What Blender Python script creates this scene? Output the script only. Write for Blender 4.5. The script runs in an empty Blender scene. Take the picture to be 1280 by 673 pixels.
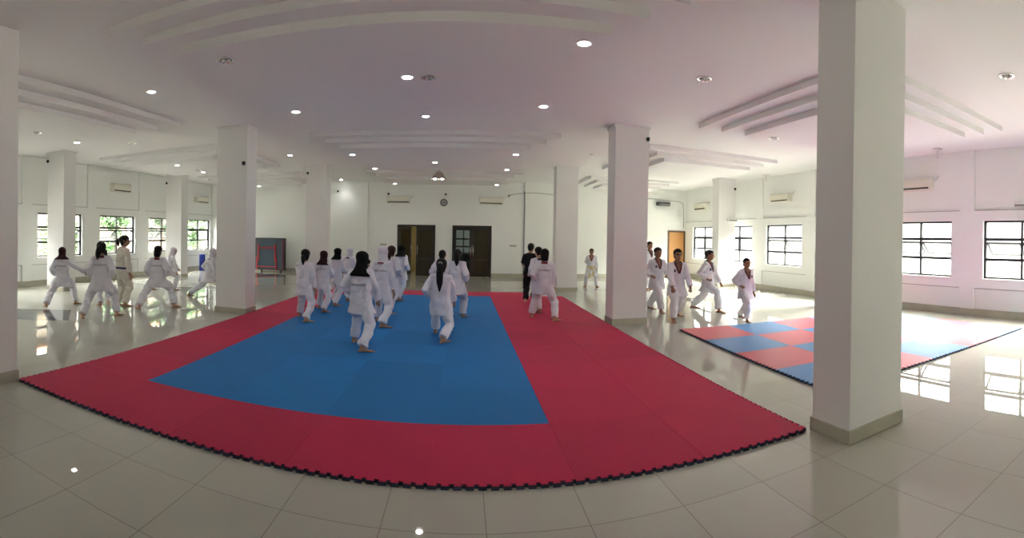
import bpy, bmesh, math, random
from math import sin, cos, pi, radians, sqrt, atan2
from mathutils import Vector, Matrix, noise
from mathutils.bvhtree import BVHTree

sc = bpy.context.scene
COL = sc.collection

# ------------------------------------------------------------------ camera
CAM_H = 1.68
FOC = 591.7852          # pixels per radian of the 1280 px panorama
cam_data = bpy.data.cameras.new('camera')
cam_data.type = 'PANO'
cam_data.panorama_type = 'CENTRAL_CYLINDRICAL'
cam_data.central_cylindrical_range_u_min = -577.6929 / FOC
cam_data.central_cylindrical_range_u_max = (1280 - 577.6929) / FOC
cam_data.central_cylindrical_range_v_min = -(673 - 297.9615) / FOC
cam_data.central_cylindrical_range_v_max = 297.9615 / FOC
cam_data.central_cylindrical_radius = 1.0
cam_data.clip_start = 0.05
cam_data.clip_end = 300
cam = bpy.data.objects.new('camera', cam_data)
COL.objects.link(cam)
_p, _r = -0.0051, 0.0166            # slight tilt of the panorama's axis
_pitch = Matrix(((1, 0, 0), (0, cos(_p), sin(_p)), (0, -sin(_p), cos(_p))))
_roll = Matrix(((cos(_r), 0, sin(_r)), (0, 1, 0), (-sin(_r), 0, cos(_r))))
_w2c = _roll @ _pitch               # world -> (right, forward, up)
_base = Matrix(((1, 0, 0), (0, 0, -1), (0, 1, 0)))   # camera local axes in (right, forward, up)
cam.matrix_world = Matrix.Translation((0, 0, CAM_H)) @ (_w2c.transposed() @ _base).to_4x4()
sc.camera = cam

# ------------------------------------------------------------------ exposure, sky
vs = sc.view_settings
vs.view_transform = 'Standard'
vs.look = 'None'
vs.exposure = 0.42
vs.gamma = 1.0
vs.use_curve_mapping = False
SKY_LOW, SKY_HIGH = 2.6, 56.0      # an overcast sky: brightest overhead, dimmer towards the horizon
LAMP = 8.0
world = bpy.data.worlds.new('overcast_sky')
world.use_nodes = True
sc.world = world
_bg = world.node_tree.nodes['Background']
_bg.inputs['Color'].default_value = (1.0, 0.985, 0.96, 1)
_nt = world.node_tree
_tc = _nt.nodes.new('ShaderNodeTexCoord')
_sx = _nt.nodes.new('ShaderNodeSeparateXYZ')
_nt.links.new(_tc.outputs['Generated'], _sx.inputs[0])
_mr = _nt.nodes.new('ShaderNodeMapRange')
_mr.interpolation_type = 'SMOOTHSTEP'
_mr.inputs['From Min'].default_value = 0.08
_mr.inputs['From Max'].default_value = 0.85
_mr.inputs['To Min'].default_value = SKY_LOW
_mr.inputs['To Max'].default_value = SKY_HIGH
_nt.links.new(_sx.outputs['Z'], _mr.inputs['Value'])
_nt.links.new(_mr.outputs['Result'], _bg.inputs['Strength'])
_sd = bpy.data.lights.new('hazy_sun', 'SUN')
_sd.energy = 60.0
_sd.angle = radians(40)
_sd.color = (1.0, 0.97, 0.92)
_so = bpy.data.objects.new('hazy_sun', _sd)
COL.objects.link(_so)
_so.location = (30, 0, 25)
_so.rotation_euler = (0, radians(52), radians(-8))      # bright haze beyond the right-hand windows
sc.cycles.diffuse_bounces = 6
sc.cycles.glossy_bounces = 4
sc.cycles.max_bounces = 12
sc.cycles.transparent_max_bounces = 12
sc.cycles.use_denoising = True
sc.cycles.caustics_reflective = False
sc.cycles.caustics_refractive = False

# ------------------------------------------------------------------ helpers
def mat(name, color, rough=0.6, metal=0.0, spec=0.5, bump=None, vary=None, emit=None, coat=0.0, each=0.0):
    """Principled material; bump=(scale, strength), vary=(scale, amount) of noise in the colour."""
    m = bpy.data.materials.new(name)
    m.use_nodes = True
    nt = m.node_tree
    b = nt.nodes['Principled BSDF']
    b.inputs['Base Color'].default_value = (*color, 1)
    b.inputs['Roughness'].default_value = rough
    b.inputs['Metallic'].default_value = metal
    b.inputs['Specular IOR Level'].default_value = spec
    b.inputs['Coat Weight'].default_value = coat
    if emit:
        b.inputs['Emission Color'].default_value = (*emit[0], 1)
        b.inputs['Emission Strength'].default_value = emit[1]
    if bump or vary:
        tc = nt.nodes.new('ShaderNodeTexCoord')
    if vary:
        n = nt.nodes.new('ShaderNodeTexNoise')
        n.inputs['Scale'].default_value = vary[0]
        n.inputs['Detail'].default_value = 4
        nt.links.new(tc.outputs['Object'], n.inputs['Vector'])
        mx = nt.nodes.new('ShaderNodeMix')
        mx.data_type = 'RGBA'
        a = vary[1]
        mx.inputs['A'].default_value = (*[max(0, c * (1 - a)) for c in color], 1)
        mx.inputs['B'].default_value = (*[min(1, c * (1 + a)) for c in color], 1)
        nt.links.new(n.outputs['Fac'], mx.inputs['Factor'])
        nt.links.new(mx.outputs['Result'], b.inputs['Base Color'])
    if each:            # every object a little lighter or darker than the next
        oi = nt.nodes.new('ShaderNodeObjectInfo')
        hs = nt.nodes.new('ShaderNodeHueSaturation')
        mr = nt.nodes.new('ShaderNodeMapRange')
        mr.inputs['To Min'].default_value = 1 - each; mr.inputs['To Max'].default_value = 1 + each
        nt.links.new(oi.outputs['Random'], mr.inputs['Value'])
        nt.links.new(mr.outputs['Result'], hs.inputs['Value'])
        src = b.inputs['Base Color']
        if src.is_linked:
            nt.links.new(src.links[0].from_socket, hs.inputs['Color'])
        else:
            hs.inputs['Color'].default_value = (*color, 1)
        nt.links.new(hs.outputs['Color'], src)
    if bump:
        n2 = nt.nodes.new('ShaderNodeTexNoise')
        n2.inputs['Scale'].default_value = bump[0]
        n2.inputs['Detail'].default_value = 3
        nt.links.new(tc.outputs['Object'], n2.inputs['Vector'])
        bp = nt.nodes.new('ShaderNodeBump')
        bp.inputs['Strength'].default_value = bump[1]
        bp.inputs['Distance'].default_value = 0.02
        nt.links.new(n2.outputs['Fac'], bp.inputs['Height'])
        nt.links.new(bp.outputs['Normal'], b.inputs['Normal'])
    return m

def link(name, bm_or_mesh, mats=None, parent=None, smooth=False, loc=None, rotz=None):
    if isinstance(bm_or_mesh, bmesh.types.BMesh):
        me = bpy.data.meshes.new(name)
        bm_or_mesh.to_mesh(me)
        bm_or_mesh.free()
    else:
        me = bm_or_mesh
    if mats is not None:
        for m in (mats if isinstance(mats, (list, tuple)) else [mats]):
            me.materials.append(m)
    if smooth:
        me.shade_smooth()
    o = bpy.data.objects.new(name, me)
    COL.objects.link(o)
    if parent:
        o.parent = parent
    if loc:
        o.location = loc
    if rotz is not None:
        o.rotation_euler = (0, 0, rotz)
    return o

def tag(o, label, cat, group=None):
    o['label'] = label
    o['category'] = cat
    if group:
        o['group'] = group
    return o

def structure(o):
    o['kind'] = 'structure'
    return o

def thing(name, label, cat, loc=(0, 0, 0), rotz=0.0, group=None):
    o = bpy.data.objects.new(name, None)
    o.empty_display_size = 0.2
    COL.objects.link(o)
    o.location = loc
    o.rotation_euler = (0, 0, rotz)
    return tag(o, label, cat, group)

def box(bm, x0, x1, y0, y1, z0, z1, mi=0, M=None):
    vs_ = [bm.verts.new(Vector(c) if M is None else M @ Vector(c)) for c in
           ((x0, y0, z0), (x1, y0, z0), (x1, y1, z0), (x0, y1, z0), (x0, y0, z1), (x1, y0, z1), (x1, y1, z1), (x0, y1, z1))]
    for f in ((0, 3, 2, 1), (4, 5, 6, 7), (0, 1, 5, 4), (1, 2, 6, 5), (2, 3, 7, 6), (3, 0, 4, 7)):
        fc = bm.faces.new([vs_[i] for i in f])
        fc.material_index = mi
    return vs_

def bevel(bm, w=0.005, seg=2):
    bmesh.ops.bevel(bm, geom=list(bm.edges), offset=w, segments=seg, affect='EDGES', profile=0.5)
    return bm

def bbox(x0, x1, y0, y1, z0, z1, w=0.005):
    bm = bmesh.new()
    box(bm, x0, x1, y0, y1, z0, z1)
    return bevel(bm, w)

def ring_loft(bm, rings, n=12, cap=True, mi=0):
    """rings: (centre, axis a, axis b) with the axes' lengths as radii; returns nothing"""
    loops = []
    for c, a, b in rings:
        loops.append([bm.verts.new(c + a * cos(2 * pi * i / n) + b * sin(2 * pi * i / n)) for i in range(n)])
    for l0, l1 in zip(loops, loops[1:]):
        for i in range(n):
            f = bm.faces.new((l0[i], l0[(i + 1) % n], l1[(i + 1) % n], l1[i]))
            f.material_index = mi
    if cap:
        f = bm.faces.new(list(reversed(loops[0]))); f.material_index = mi
        f = bm.faces.new(loops[-1]); f.material_index = mi
    return loops

def tube(bm, pts, radii, n=10, flat=1.0, up=None, cap=True, mi=0, round_ends=False):
    """tube along pts; flat < 1 squeezes it along the second axis"""
    pts = [Vector(p) for p in pts]
    if not isinstance(radii, (list, tuple)):
        radii = [radii] * len(pts)
    rings = []
    prev = None
    for i, p in enumerate(pts):
        d = (pts[min(i + 1, len(pts) - 1)] - pts[max(i - 1, 0)])
        d.normalize()
        if prev is None:
            u = Vector(up) if up else (Vector((0, 0, 1)) if abs(d.z) < 0.9 else Vector((0, 1, 0)))
        else:
            u = prev
        b = u - d * u.dot(d)
        if b.length < 1e-6:
            b = d.orthogonal()
        b.normalize()
        prev = b
        a = b.cross(d).normalized()
        rings.append((p, a * radii[i], b * radii[i] * flat))
    if round_ends:
        d0 = (pts[0] - pts[1]).normalized(); d1 = (pts[-1] - pts[-2]).normalized()
        c, a, b = rings[0]; r = radii[0]
        pre = [(c + d0 * r * s, a * k, b * k) for s, k in ((0.95, 0.3), (0.7, 0.7))]
        c, a, b = rings[-1]; r = radii[-1]
        post = [(c + d1 * r * s, a * k, b * k) for s, k in ((0.7, 0.7), (0.95, 0.3))]
        rings = pre + rings + post
    return ring_loft(bm, rings, n, cap, mi)

def cyl(bm, c, r, h, n=20, r2=None, mi=0):
    c = Vector(c)
    r2 = r if r2 is None else r2
    return ring_loft(bm, [(c, Vector((r, 0, 0)), Vector((0, r, 0))), (c + Vector((0, 0, h)), Vector((r2, 0, 0)), Vector((0, r2, 0)))], n, True, mi)

def lathe(bm, prof, n=20, c=(0, 0, 0), mi=0):
    c = Vector(c)
    return ring_loft(bm, [(c + Vector((0, 0, z)), Vector((r, 0, 0)), Vector((0, r, 0))) for r, z in prof], n, True, mi)

def copy_thing(o, **kw):
    c = o.copy()
    COL.objects.link(c)
    for ch in list(o.children):
        d = ch.copy(); COL.objects.link(d); d.parent = c
        for g in list(ch.children):
            e = g.copy(); COL.objects.link(e); e.parent = d
    return c

# ------------------------------------------------------------------ materials
M_WALL = mat('white_wall_paint', (0.83, 0.845, 0.82), 0.75, spec=0.3, bump=(7, 0.05), vary=(0.8, 0.025))
M_CEIL = mat('white_ceiling_paint', (0.83, 0.82, 0.825), 0.85, spec=0.2)
M_COLUMN = mat('column_paint', (0.76, 0.755, 0.745), 0.55, spec=0.4, bump=(5, 0.06), vary=(1.3, 0.04))
M_SKIRT = mat('beige_skirting_tile', (0.42, 0.40, 0.32), 0.25, vary=(6, 0.12))
M_EDGELINE = mat('grey_edge_line', (0.38, 0.37, 0.35), 0.8)
M_FRAME = mat('dark_grey_window_metal', (0.010, 0.011, 0.012), 0.5, spec=0.5)
M_DOORFRAME = mat('dark_brown_door_wood', (0.018, 0.014, 0.007), 0.4)
M_DOORGLASS = mat('smoked_door_glass', (0.035, 0.028, 0.012), 0.12)
M_ORANGE = mat('varnished_orange_wood', (0.50, 0.235, 0.06), 0.4, vary=(3, 0.12))
M_CHROME = mat('satin_steel', (0.75, 0.74, 0.70), 0.25, metal=1.0)
M_ACWHITE = mat('cream_plastic', (0.72, 0.70, 0.60), 0.4)
M_ACDARK = mat('black_plastic', (0.012, 0.012, 0.012), 0.45)
M_WHITEPL = mat('white_plastic', (0.75, 0.74, 0.72), 0.4)
M_GREYPL = mat('grey_plastic', (0.30, 0.29, 0.28), 0.5)
M_LAMP = mat('lamp_glow', (1, 1, 1), 0.5, emit=((1.0, 1.0, 0.97), LAMP * 6))
M_INLAY = mat('dark_granite_inlay', (0.085, 0.09, 0.095), 0.08, vary=(20, 0.3))
M_RED = mat('red_foam', (0.46, 0.020, 0.072), 0.65, spec=0.18, bump=(60, 0.25), vary=(2.2, 0.10), each=0.07)
M_BLUE = mat('blue_foam', (0.014, 0.165, 0.45), 0.65, spec=0.18, bump=(60, 0.25), vary=(2.2, 0.10), each=0.08)
M_RED2 = mat('light_red_foam', (0.50, 0.06, 0.09), 0.42, spec=0.5, bump=(60, 0.25), vary=(2.2, 0.10))
M_BLUE2 = mat('light_blue_foam', (0.03, 0.17, 0.42), 0.42, spec=0.5, bump=(60, 0.25), vary=(2.2, 0.10))
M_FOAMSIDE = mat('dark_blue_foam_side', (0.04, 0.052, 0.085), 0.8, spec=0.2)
M_CONCRETE = mat('pale_concrete', (0.13, 0.125, 0.11), 0.9, vary=(2, 0.15))

def glass_mat(name='clear_window_glass', tint=(0.95, 0.965, 0.955)):
    m = bpy.data.materials.new(name)
    m.use_nodes = True
    nt = m.node_tree
    nt.nodes.clear()
    out = nt.nodes.new('ShaderNodeOutputMaterial')
    mx = nt.nodes.new('ShaderNodeMixShader')
    tr = nt.nodes.new('ShaderNodeBsdfTransparent')
    tr.inputs['Color'].default_value = (*tint, 1)
    gl = nt.nodes.new('ShaderNodeBsdfGlossy')
    gl.inputs['Roughness'].default_value = 0.02
    # Schlick reflectance on the face turned to the viewer only, so that a pane reflects once
    lw = nt.nodes.new('ShaderNodeLayerWeight'); lw.inputs['Blend'].default_value = 0.5
    pw = nt.nodes.new('ShaderNodeMath'); pw.operation = 'POWER'; pw.inputs[1].default_value = 5
    nt.links.new(lw.outputs['Facing'], pw.inputs[0])
    ma = nt.nodes.new('ShaderNodeMath'); ma.operation = 'MULTIPLY_ADD'; ma.inputs[1].default_value = 0.92; ma.inputs[2].default_value = 0.05
    nt.links.new(pw.outputs[0], ma.inputs[0])
    ge = nt.nodes.new('ShaderNodeNewGeometry')
    ib = nt.nodes.new('ShaderNodeMath'); ib.operation = 'SUBTRACT'; ib.inputs[0].default_value = 1.0
    nt.links.new(ge.outputs['Backfacing'], ib.inputs[1])
    mu = nt.nodes.new('ShaderNodeMath'); mu.operation = 'MULTIPLY'
    nt.links.new(ma.outputs[0], mu.inputs[0]); nt.links.new(ib.outputs[0], mu.inputs[1])
    nt.links.new(mu.outputs[0], mx.inputs[0])
    nt.links.new(tr.outputs[0], mx.inputs[1])
    nt.links.new(gl.outputs[0], mx.inputs[2])
    nt.links.new(mx.outputs[0], out.inputs[0])
    return m
M_GLASS = glass_mat()
M_TINT = glass_mat('tinted_door_glass', (0.15, 0.165, 0.155))

def floor_mat():
    m = bpy.data.materials.new('polished_floor_tile')
    m.use_nodes = True
    nt = m.node_tree
    b = nt.nodes['Principled BSDF']
    tc = nt.nodes.new('ShaderNodeTexCoord')
    sep = nt.nodes.new('ShaderNodeSeparateXYZ')
    nt.links.new(tc.outputs['Object'], sep.inputs[0])
    def math_(op, a, bb=None, c=None):
        n = nt.nodes.new('ShaderNodeMath'); n.operation = op
        for i, v in enumerate((a, bb, c)):
            if v is None: continue
            if isinstance(v, (int, float)): n.inputs[i].default_value = v
            else: nt.links.new(v, n.inputs[i])
        return n.outputs[0]
    T = 0.605
    lines, ids = [], []
    for ax, off in (('X', 0.165), ('Y', 2.655)):
        u = math_('DIVIDE', math_('SUBTRACT', sep.outputs[ax], off), T)
        fr = math_('FRACT', u)
        d = math_('MINIMUM', fr, math_('SUBTRACT', 1.0, fr))
        lines.append(math_('LESS_THAN', d, 0.0028 / T))
        ids.append(math_('FLOOR', u))
    line = math_('MAXIMUM', lines[0], lines[1])
    comb = nt.nodes.new('ShaderNodeCombineXYZ')
    nt.links.new(ids[0], comb.inputs[0]); nt.links.new(ids[1], comb.inputs[1])
    wn = nt.nodes.new('ShaderNodeTexWhiteNoise'); wn.noise_dimensions = '2D'
    nt.links.new(comb.outputs[0], wn.inputs['Vector'])
    ns = nt.nodes.new('ShaderNodeTexNoise'); ns.inputs['Scale'].default_value = 3.0; ns.inputs['Detail'].default_value = 5
    nt.links.new(tc.outputs['Object'], ns.inputs['Vector'])
    f = math_('ADD', math_('MULTIPLY', wn.outputs['Value'], 0.5), math_('MULTIPLY', ns.outputs['Fac'], 0.5))
    r1 = nt.nodes.new('ShaderNodeMix'); r1.data_type = 'RGBA'
    r1.inputs['A'].default_value = (0.43, 0.422, 0.362, 1)
    r1.inputs['B'].default_value = (0.475, 0.467, 0.405, 1)
    nt.links.new(f, r1.inputs['Factor'])
    r2 = nt.nodes.new('ShaderNodeMix'); r2.data_type = 'RGBA'
    nt.links.new(line, r2.inputs['Factor'])
    nt.links.new(r1.outputs['Result'], r2.inputs['A'])
    r2.inputs['B'].default_value = (0.16, 0.145, 0.12, 1)
    nt.links.new(r2.outputs['Result'], b.inputs['Base Color'])
    nt.links.new(math_('ADD', math_('MULTIPLY', line, 0.4), 0.022), b.inputs['Roughness'])
    b.inputs['IOR'].default_value = 1.55
    b.inputs['Specular IOR Level'].default_value = 0.6
    return m
M_FLOOR = floor_mat()

# ------------------------------------------------------------------ the room
XL, XR, YN, YF, H = -11.27, 9.82, -6.2, 19.3, 3.90
TH = 0.22
bm = bmesh.new(); box(bm, XL - TH, XR + TH, YN - TH, YF + TH, -0.2, 0)
floor = structure(link('floor', bm, M_FLOOR))
bm = bmesh.new(); box(bm, XL - TH, XR + TH, YN - TH, YF + TH, H, H + 0.2)
ceiling = structure(link('ceiling', bm, M_CEIL))

CS = 1.05
# stepped dropped panels, three steps each, in the bays between the columns
for x0, x1, y0, y1 in ((-3.38, 1.86, 3.62, 7.6), (4.1, 7.68, 3.55, 7.58), (-9.55, -5.2, 3.62, 7.62),
                       (-3.2, 1.98, 9.45, 14.0), (4.05, 7.62, 9.75, 13.4), (-9.5, -5.5, 9.85, 13.5),
                       (-3.15, 1.95, 15.2, 17.9), (4.3, 7.6, 15.5, 17.9), (-9.5, -5.5, 15.2, 17.9),
                       (-3.38, 1.86, -2.6, 1.2), (4.1, 7.68, -2.6, 1.3), (-9.55, -5.2, -2.6, 1.4)):
    x0, x1, y0, y1 = [v * CS for v in (x0, x1, y0, y1)]
    bm = bmesh.new()
    for k in range(3):
        i = 0.29 * k
        box(bm, x0 + i, x1 - i, y0 + 0.24 * k, y1 - 0.36 * k, H - 0.095 * (k + 1), H - 0.095 * k + (0.01 if k == 0 else 0.0))
    structure(link('ceiling_panel', bm, M_CEIL))

# window centres along the two long walls, pilasters between them
WR = [17.6, 14.93, 12.2, 9.52, 6.8, 4.05, 1.35, -1.35, -4.05]
WL = [18.17, 15.4, 12.68, 9.95, 7.25, 4.5, 1.75, -1.0, -3.75]
WW, WZ0, WZ1 = 1.90, 0.875, 2.225

def side_wall(name, X, sgn, centres):
    """sgn = +1: the room is on the -X side of the wall plane X"""
    def bx(bm, d0, y0, y1, z0, z1, d1=TH):        # d0 = recess depth of the face behind plane X
        a, b = X + sgn * d0, X + sgn * d1
        box(bm, min(a, b), max(a, b), y0, y1, z0, z1)
    piers = [(a + b) / 2 for a, b in zip(centres, centres[1:])]
    ends = [YF + 0.02] + piers + [YN - 0.02]
    bm = bmesh.new()
    D = 0.045
    for k, c in enumerate(centres):
        bx(bm, D, ends[k + 1], ends[k], 0.0, WZ0)
        bx(bm, D, ends[k + 1], c - WW / 2, WZ0, WZ1)
        bx(bm, D, c + WW / 2, ends[k], WZ0, WZ1)
        bx(bm, D, ends[k + 1], ends[k], WZ1, H)
    structure(link(name, bm, M_WALL))
    for k, c in enumerate(centres):               # raised band around each window
        y1 = ends[k] - (0.18 if k else 0); y0 = ends[k + 1] + (0.18 if k < len(centres) - 1 else 0)
        bm = bmesh.new()
        bx(bm, 0, y0, y1, 0.64, WZ0, D); bx(bm, 0, y0, c - WW / 2, WZ0, WZ1, D)
        bx(bm, 0, c + WW / 2, y1, WZ0, WZ1, D); bx(bm, 0, y0, y1, WZ1, 2.47, D)
        for z in (2.468, 0.640):                      # thin dark grey strip along the edges of the recessed panels
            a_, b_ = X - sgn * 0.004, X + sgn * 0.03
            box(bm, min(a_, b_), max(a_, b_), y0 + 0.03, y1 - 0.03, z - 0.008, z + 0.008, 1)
        structure(link('window_surround', bm, [M_WALL, M_EDGELINE]))
    for y in piers:
        bm = bmesh.new(); bx(bm, 0.0, y - 0.18, y + 0.18, 0.0, H, D)
        structure(link('pilaster', bm, M_WALL))
    bm = bmesh.new()
    a, b = X - sgn * 0.014, X + sgn * 0.05
    box(bm, min(a, b), max(a, b), YN, YF, 0.0, 0.155)
    structure(link('baseboard_' + name.split('_')[1], bm, M_SKIRT))

side_wall('wall_right', XR, 1, WR)
side_wall('wall_left', XL, -1, WL)

n_win = 0
def window(X, sgn, yc, opened):
    """dark metal window, two lights wide and three high, the middle lights top-hung sashes"""
    global n_win
    n_win += 1
    xf = X + sgn * 0.10
    fw = 0.05
    bm = bmesh.new()
    def bar(y0, y1, z0, z1, d=0.03):
        box(bm, xf - d, xf + d, y0, y1, z0, z1)
    ya, yb = yc - WW / 2, yc + WW / 2
    bar(ya, ya + fw, WZ0, WZ1); bar(yb - fw, yb, WZ0, WZ1)
    bar(ya + fw, yb - fw, WZ0, WZ0 + 0.045); bar(ya + fw, yb - fw, WZ1 - 0.045, WZ1)
    bar(yc - 0.025, yc + 0.025, WZ0 + 0.045, WZ1 - 0.045)
    for z in (1.32, 1.79):
        bar(ya + fw, yc - 0.025, z - 0.032, z + 0.032); bar(yc + 0.025, yb - fw, z - 0.032, z + 0.032)
    w = structure(link('window_%d' % n_win, bm, M_FRAME))
    spans = ((ya + fw, yc - 0.025), (yc + 0.025, yb - fw))
    for y0, y1 in spans:
        for z0, z1 in ((WZ0 + 0.045, 1.288), (1.822, WZ1 - 0.045)):
            bm = bmesh.new(); box(bm, xf - 0.003, xf + 0.003, y0, y1, z0, z1)
            link('glass_pane', bm, M_GLASS, w)
        # the sash: hinged at its top rail, swung outwards when opened
        ang = radians(46) if opened else 0.0
        zt = 1.70 if opened else 1.75
        R = Matrix.Translation((xf, 0, zt)) @ Matrix.Rotation(-sgn * ang, 4, 'Y')
        hgt = 0.38 if opened else 0.425
        bm = bmesh.new()
        s = 0.026
        for a in ((y0 + .005, y1 - .005, -s, s), (y0 + .005, y1 - .005, -hgt - s, -hgt + s)):
            box(bm, -0.012, 0.012, *a, M=R)
        for a in ((y0 + .005, y0 + .05, -hgt + s, -s), (y1 - .05, y1 - .005, -hgt + s, -s)):
            box(bm, -0.012, 0.012, *a, M=R)
        sash = link('sash', bm, M_FRAME, w)
        bm = bmesh.new(); box(bm, -0.003, 0.003, y0 + .05, y1 - .05, -hgt + s, -s, M=R)
        link('sash_glass', bm, M_GLASS, sash)
    # a daylight portal in the opening (guides the sky's own light, gives none itself)
    ld = bpy.data.lights.new('window_portal', 'AREA')
    ld.shape = 'RECTANGLE'; ld.size = WW; ld.size_y = WZ1 - WZ0
    ld.cycles.is_portal = True
    lo = bpy.data.objects.new('window_portal', ld)
    COL.objects.link(lo)
    lo.location = (X + sgn * 0.16, yc, (WZ0 + WZ1) / 2)
    lo.rotation_euler = (0, sgn * pi / 2, 0)    # -Z of the lamp points into the room

for i, c in enumerate(WR):
    window(XR, 1, c, i not in (0, 1))
for i, c in enumerate(WL):
    window(XL, -1, c, i not in (0,))

# far wall with two door openings
D1 = (-2.66, -1.10, 2.10)
D2 = (-0.40, 1.20, 2.10)
bm = bmesh.new()
for x0, x1, z0, z1 in ((XL - TH, D1[0], 0, H), (D1[1], D2[0], 0, H), (D2[1], XR + TH, 0, H), (D1[0], D1[1], D1[2], H), (D2[0], D2[1], D2[2], H)):
    box(bm, x0, x1, YF, YF + 0.2, z0, z1)
structure(link('wall_far', bm, M_WALL))
for x0, x1 in ((-5.0, -3.9), (2.55, 3.55)):            # shallow pilasters in line with the columns
    bm = bmesh.new(); box(bm, x0, x1, YF - 0.09, YF, 0, H)
    structure(link('pilaster', bm, M_WALL))
bm = bmesh.new()
for x0, x1, d in ((XL, -5.0, 0.014), (-5.0, -3.9, 0.104), (-3.9, D1[0], 0.014), (D1[1], D2[0], 0.014), (D2[1], 2.55, 0.014), (2.55, 3.55, 0.104), (3.55, 8.95, 0.014)):
    box(bm, x0, x1, YF - d, YF + 0.02, 0, 0.155)
structure(link('baseboard_far', bm, M_SKIRT))
bm = bmesh.new()
box(bm, XL - TH, XR + TH, YN - 0.2, YN, 0, H)
structure(link('wall_near', bm, M_WALL))

# corridor behind the far doors
M_CORR = mat('ochre_corridor_wall', (0.42, 0.32, 0.12), 0.8)
bm = bmesh.new()
box(bm, -3.4, -0.62, 21.9, 22.1, 0, 2.8)
box(bm, 0.75, 2.2, 21.9, 22.1, 0, 2.8)
box(bm, -0.62, 0.75, 21.9, 22.1, 0, 0.85)
box(bm, -0.62, 0.75, 21.9, 22.1, 2.2, 2.8)
box(bm, -3.6, -3.4, YF + 0.2, 22.1, 0, 2.8)
box(bm, 2.2, 2.4, YF + 0.2, 22.1, 0, 2.8)
structure(link('corridor_wall', bm, M_CORR))
bm = bmesh.new()
box(bm, -3.6, 2.4, YF + TH, 22.1, -0.2, 0)
structure(link('corridor_floor', bm, M_FLOOR))
bm = bmesh.new()
box(bm, -3.6, 2.4, YF + 0.2, 22.1, 2.8, 2.9)
structure(link('corridor_ceiling', bm, M_CEIL))
bm = bmesh.new()
for a in ((-0.62, -0.57, 0.85, 2.2), (0.70, 0.75, 0.85, 2.2), (-0.57, 0.70, 0.85, 0.9), (-0.57, 0.70, 2.15, 2.2), (-0.57, 0.70, 1.5, 1.55), (0.04, 0.09, 0.9, 2.15)):
    box(bm, a[0], a[1], 21.95, 22.0, a[2], a[3])
structure(link('window_30', bm, M_FRAME))

def door_leaf(parent, w, h, hinge, rotz, kind, handle_x):
    """leaf in its own axes: x from the hinge, thickness along y"""
    R = Matrix.Translation(hinge) @ Matrix.Rotation(rotz, 4, 'Z')
    s = 1 if w > 0 else -1
    a = abs(w)
    bm = bmesh.new()
    def bx(x0, x1, z0, z1, d=0.022):
        xs = sorted((s * x0, s * x1))
        box(bm, xs[0], xs[1], -d, d, z0, z1, M=R)
    st = 0.10
    bx(0, st, 0.01, h); bx(a - st, a, 0.01, h)
    bx(st, a - st, 0.01, 0.16); bx(st, a - st, h - 0.13, h)
    zs = [0.70] if kind == 'panel' else [0.62, 0.93, 1.24, 1.55]
    for z in zs:
        bx(st, a - st, z - 0.03, z + 0.03, 0.018)
    leaf = link('door_leaf', bm, M_DOORFRAME, parent)
    bm = bmesh.new()
    xs = sorted((s * st, s * (a - st)))
    box(bm, xs[0], xs[1], -0.006, 0.006, 0.16, h - 0.13, M=R)
    link('door_glass', bm, M_DOORGLASS if kind == 'panel' else M_TINT, leaf)
    bm = bmesh.new()
    hx = s * handle_x
    for yy in (-0.06,):
        tube(bm, [R @ Vector((hx, yy, 0.88)), R @ Vector((hx, yy, 1.28))], 0.016, 8)
        for z in (0.92, 1.24):
            tube(bm, [R @ Vector((hx, yy, z)), R @ Vector((hx, 0, z))], 0.010, 8)
    link('door_handle', bm, M_CHROME, leaf, smooth=True)

def double_door(n, D, left_rot, left_kind):
    x0, x1, h = D
    bm = bmesh.new()
    f = 0.06
    box(bm, x0, x0 + f, YF - 0.02, YF + 0.21, 0, h); box(bm, x1 - f, x1, YF - 0.02, YF + 0.21, 0, h)
    box(bm, x0 + f, x1 - f, YF - 0.02, YF + 0.21, h - f, h)
    d = structure(link('door_%d' % n, bm, M_DOORFRAME))
    w = (x1 - x0) / 2 - f - 0.0005
    door_leaf(d, w, h - f - 0.001, (x0 + f, YF + 0.06, 0), left_rot, left_kind, w - 0.05)
    door_leaf(d, -w, h - f - 0.001, (x1 - f, YF + 0.06, 0), 0, 'panel', w - 0.05)
double_door(1, D1, radians(52), 'panel')
double_door(2, D2, 0, 'lites')

# plain orange door by the far right corner
bm = bmesh.new()
box(bm, 8.95, 9.02, YF - 0.03, YF + 0.02, 0, 2.07); box(bm, 9.74, 9.81, YF - 0.03, YF + 0.02, 0, 2.07); box(bm, 9.02, 9.74, YF - 0.03, YF + 0.02, 2.0, 2.07)
d3 = structure(link('door_3', bm, mat('brown_door_lining', (0.10, 0.055, 0.025), 0.5)))
leaf = link('door_leaf', bbox(9.022, 9.738, YF - 0.022, YF + 0.0, 0.01, 1.998, 0.004), M_ORANGE, d3)
bm = bmesh.new(); tube(bm, [(9.09, YF - 0.05, 1.0), (9.2, YF - 0.05, 1.0)], 0.012, 8); tube(bm, [(9.09, YF - 0.05, 1.0), (9.09, YF - 0.01, 1.0)], 0.012, 8)
link('door_handle', bm, M_CHROME, leaf, smooth=True)

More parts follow.
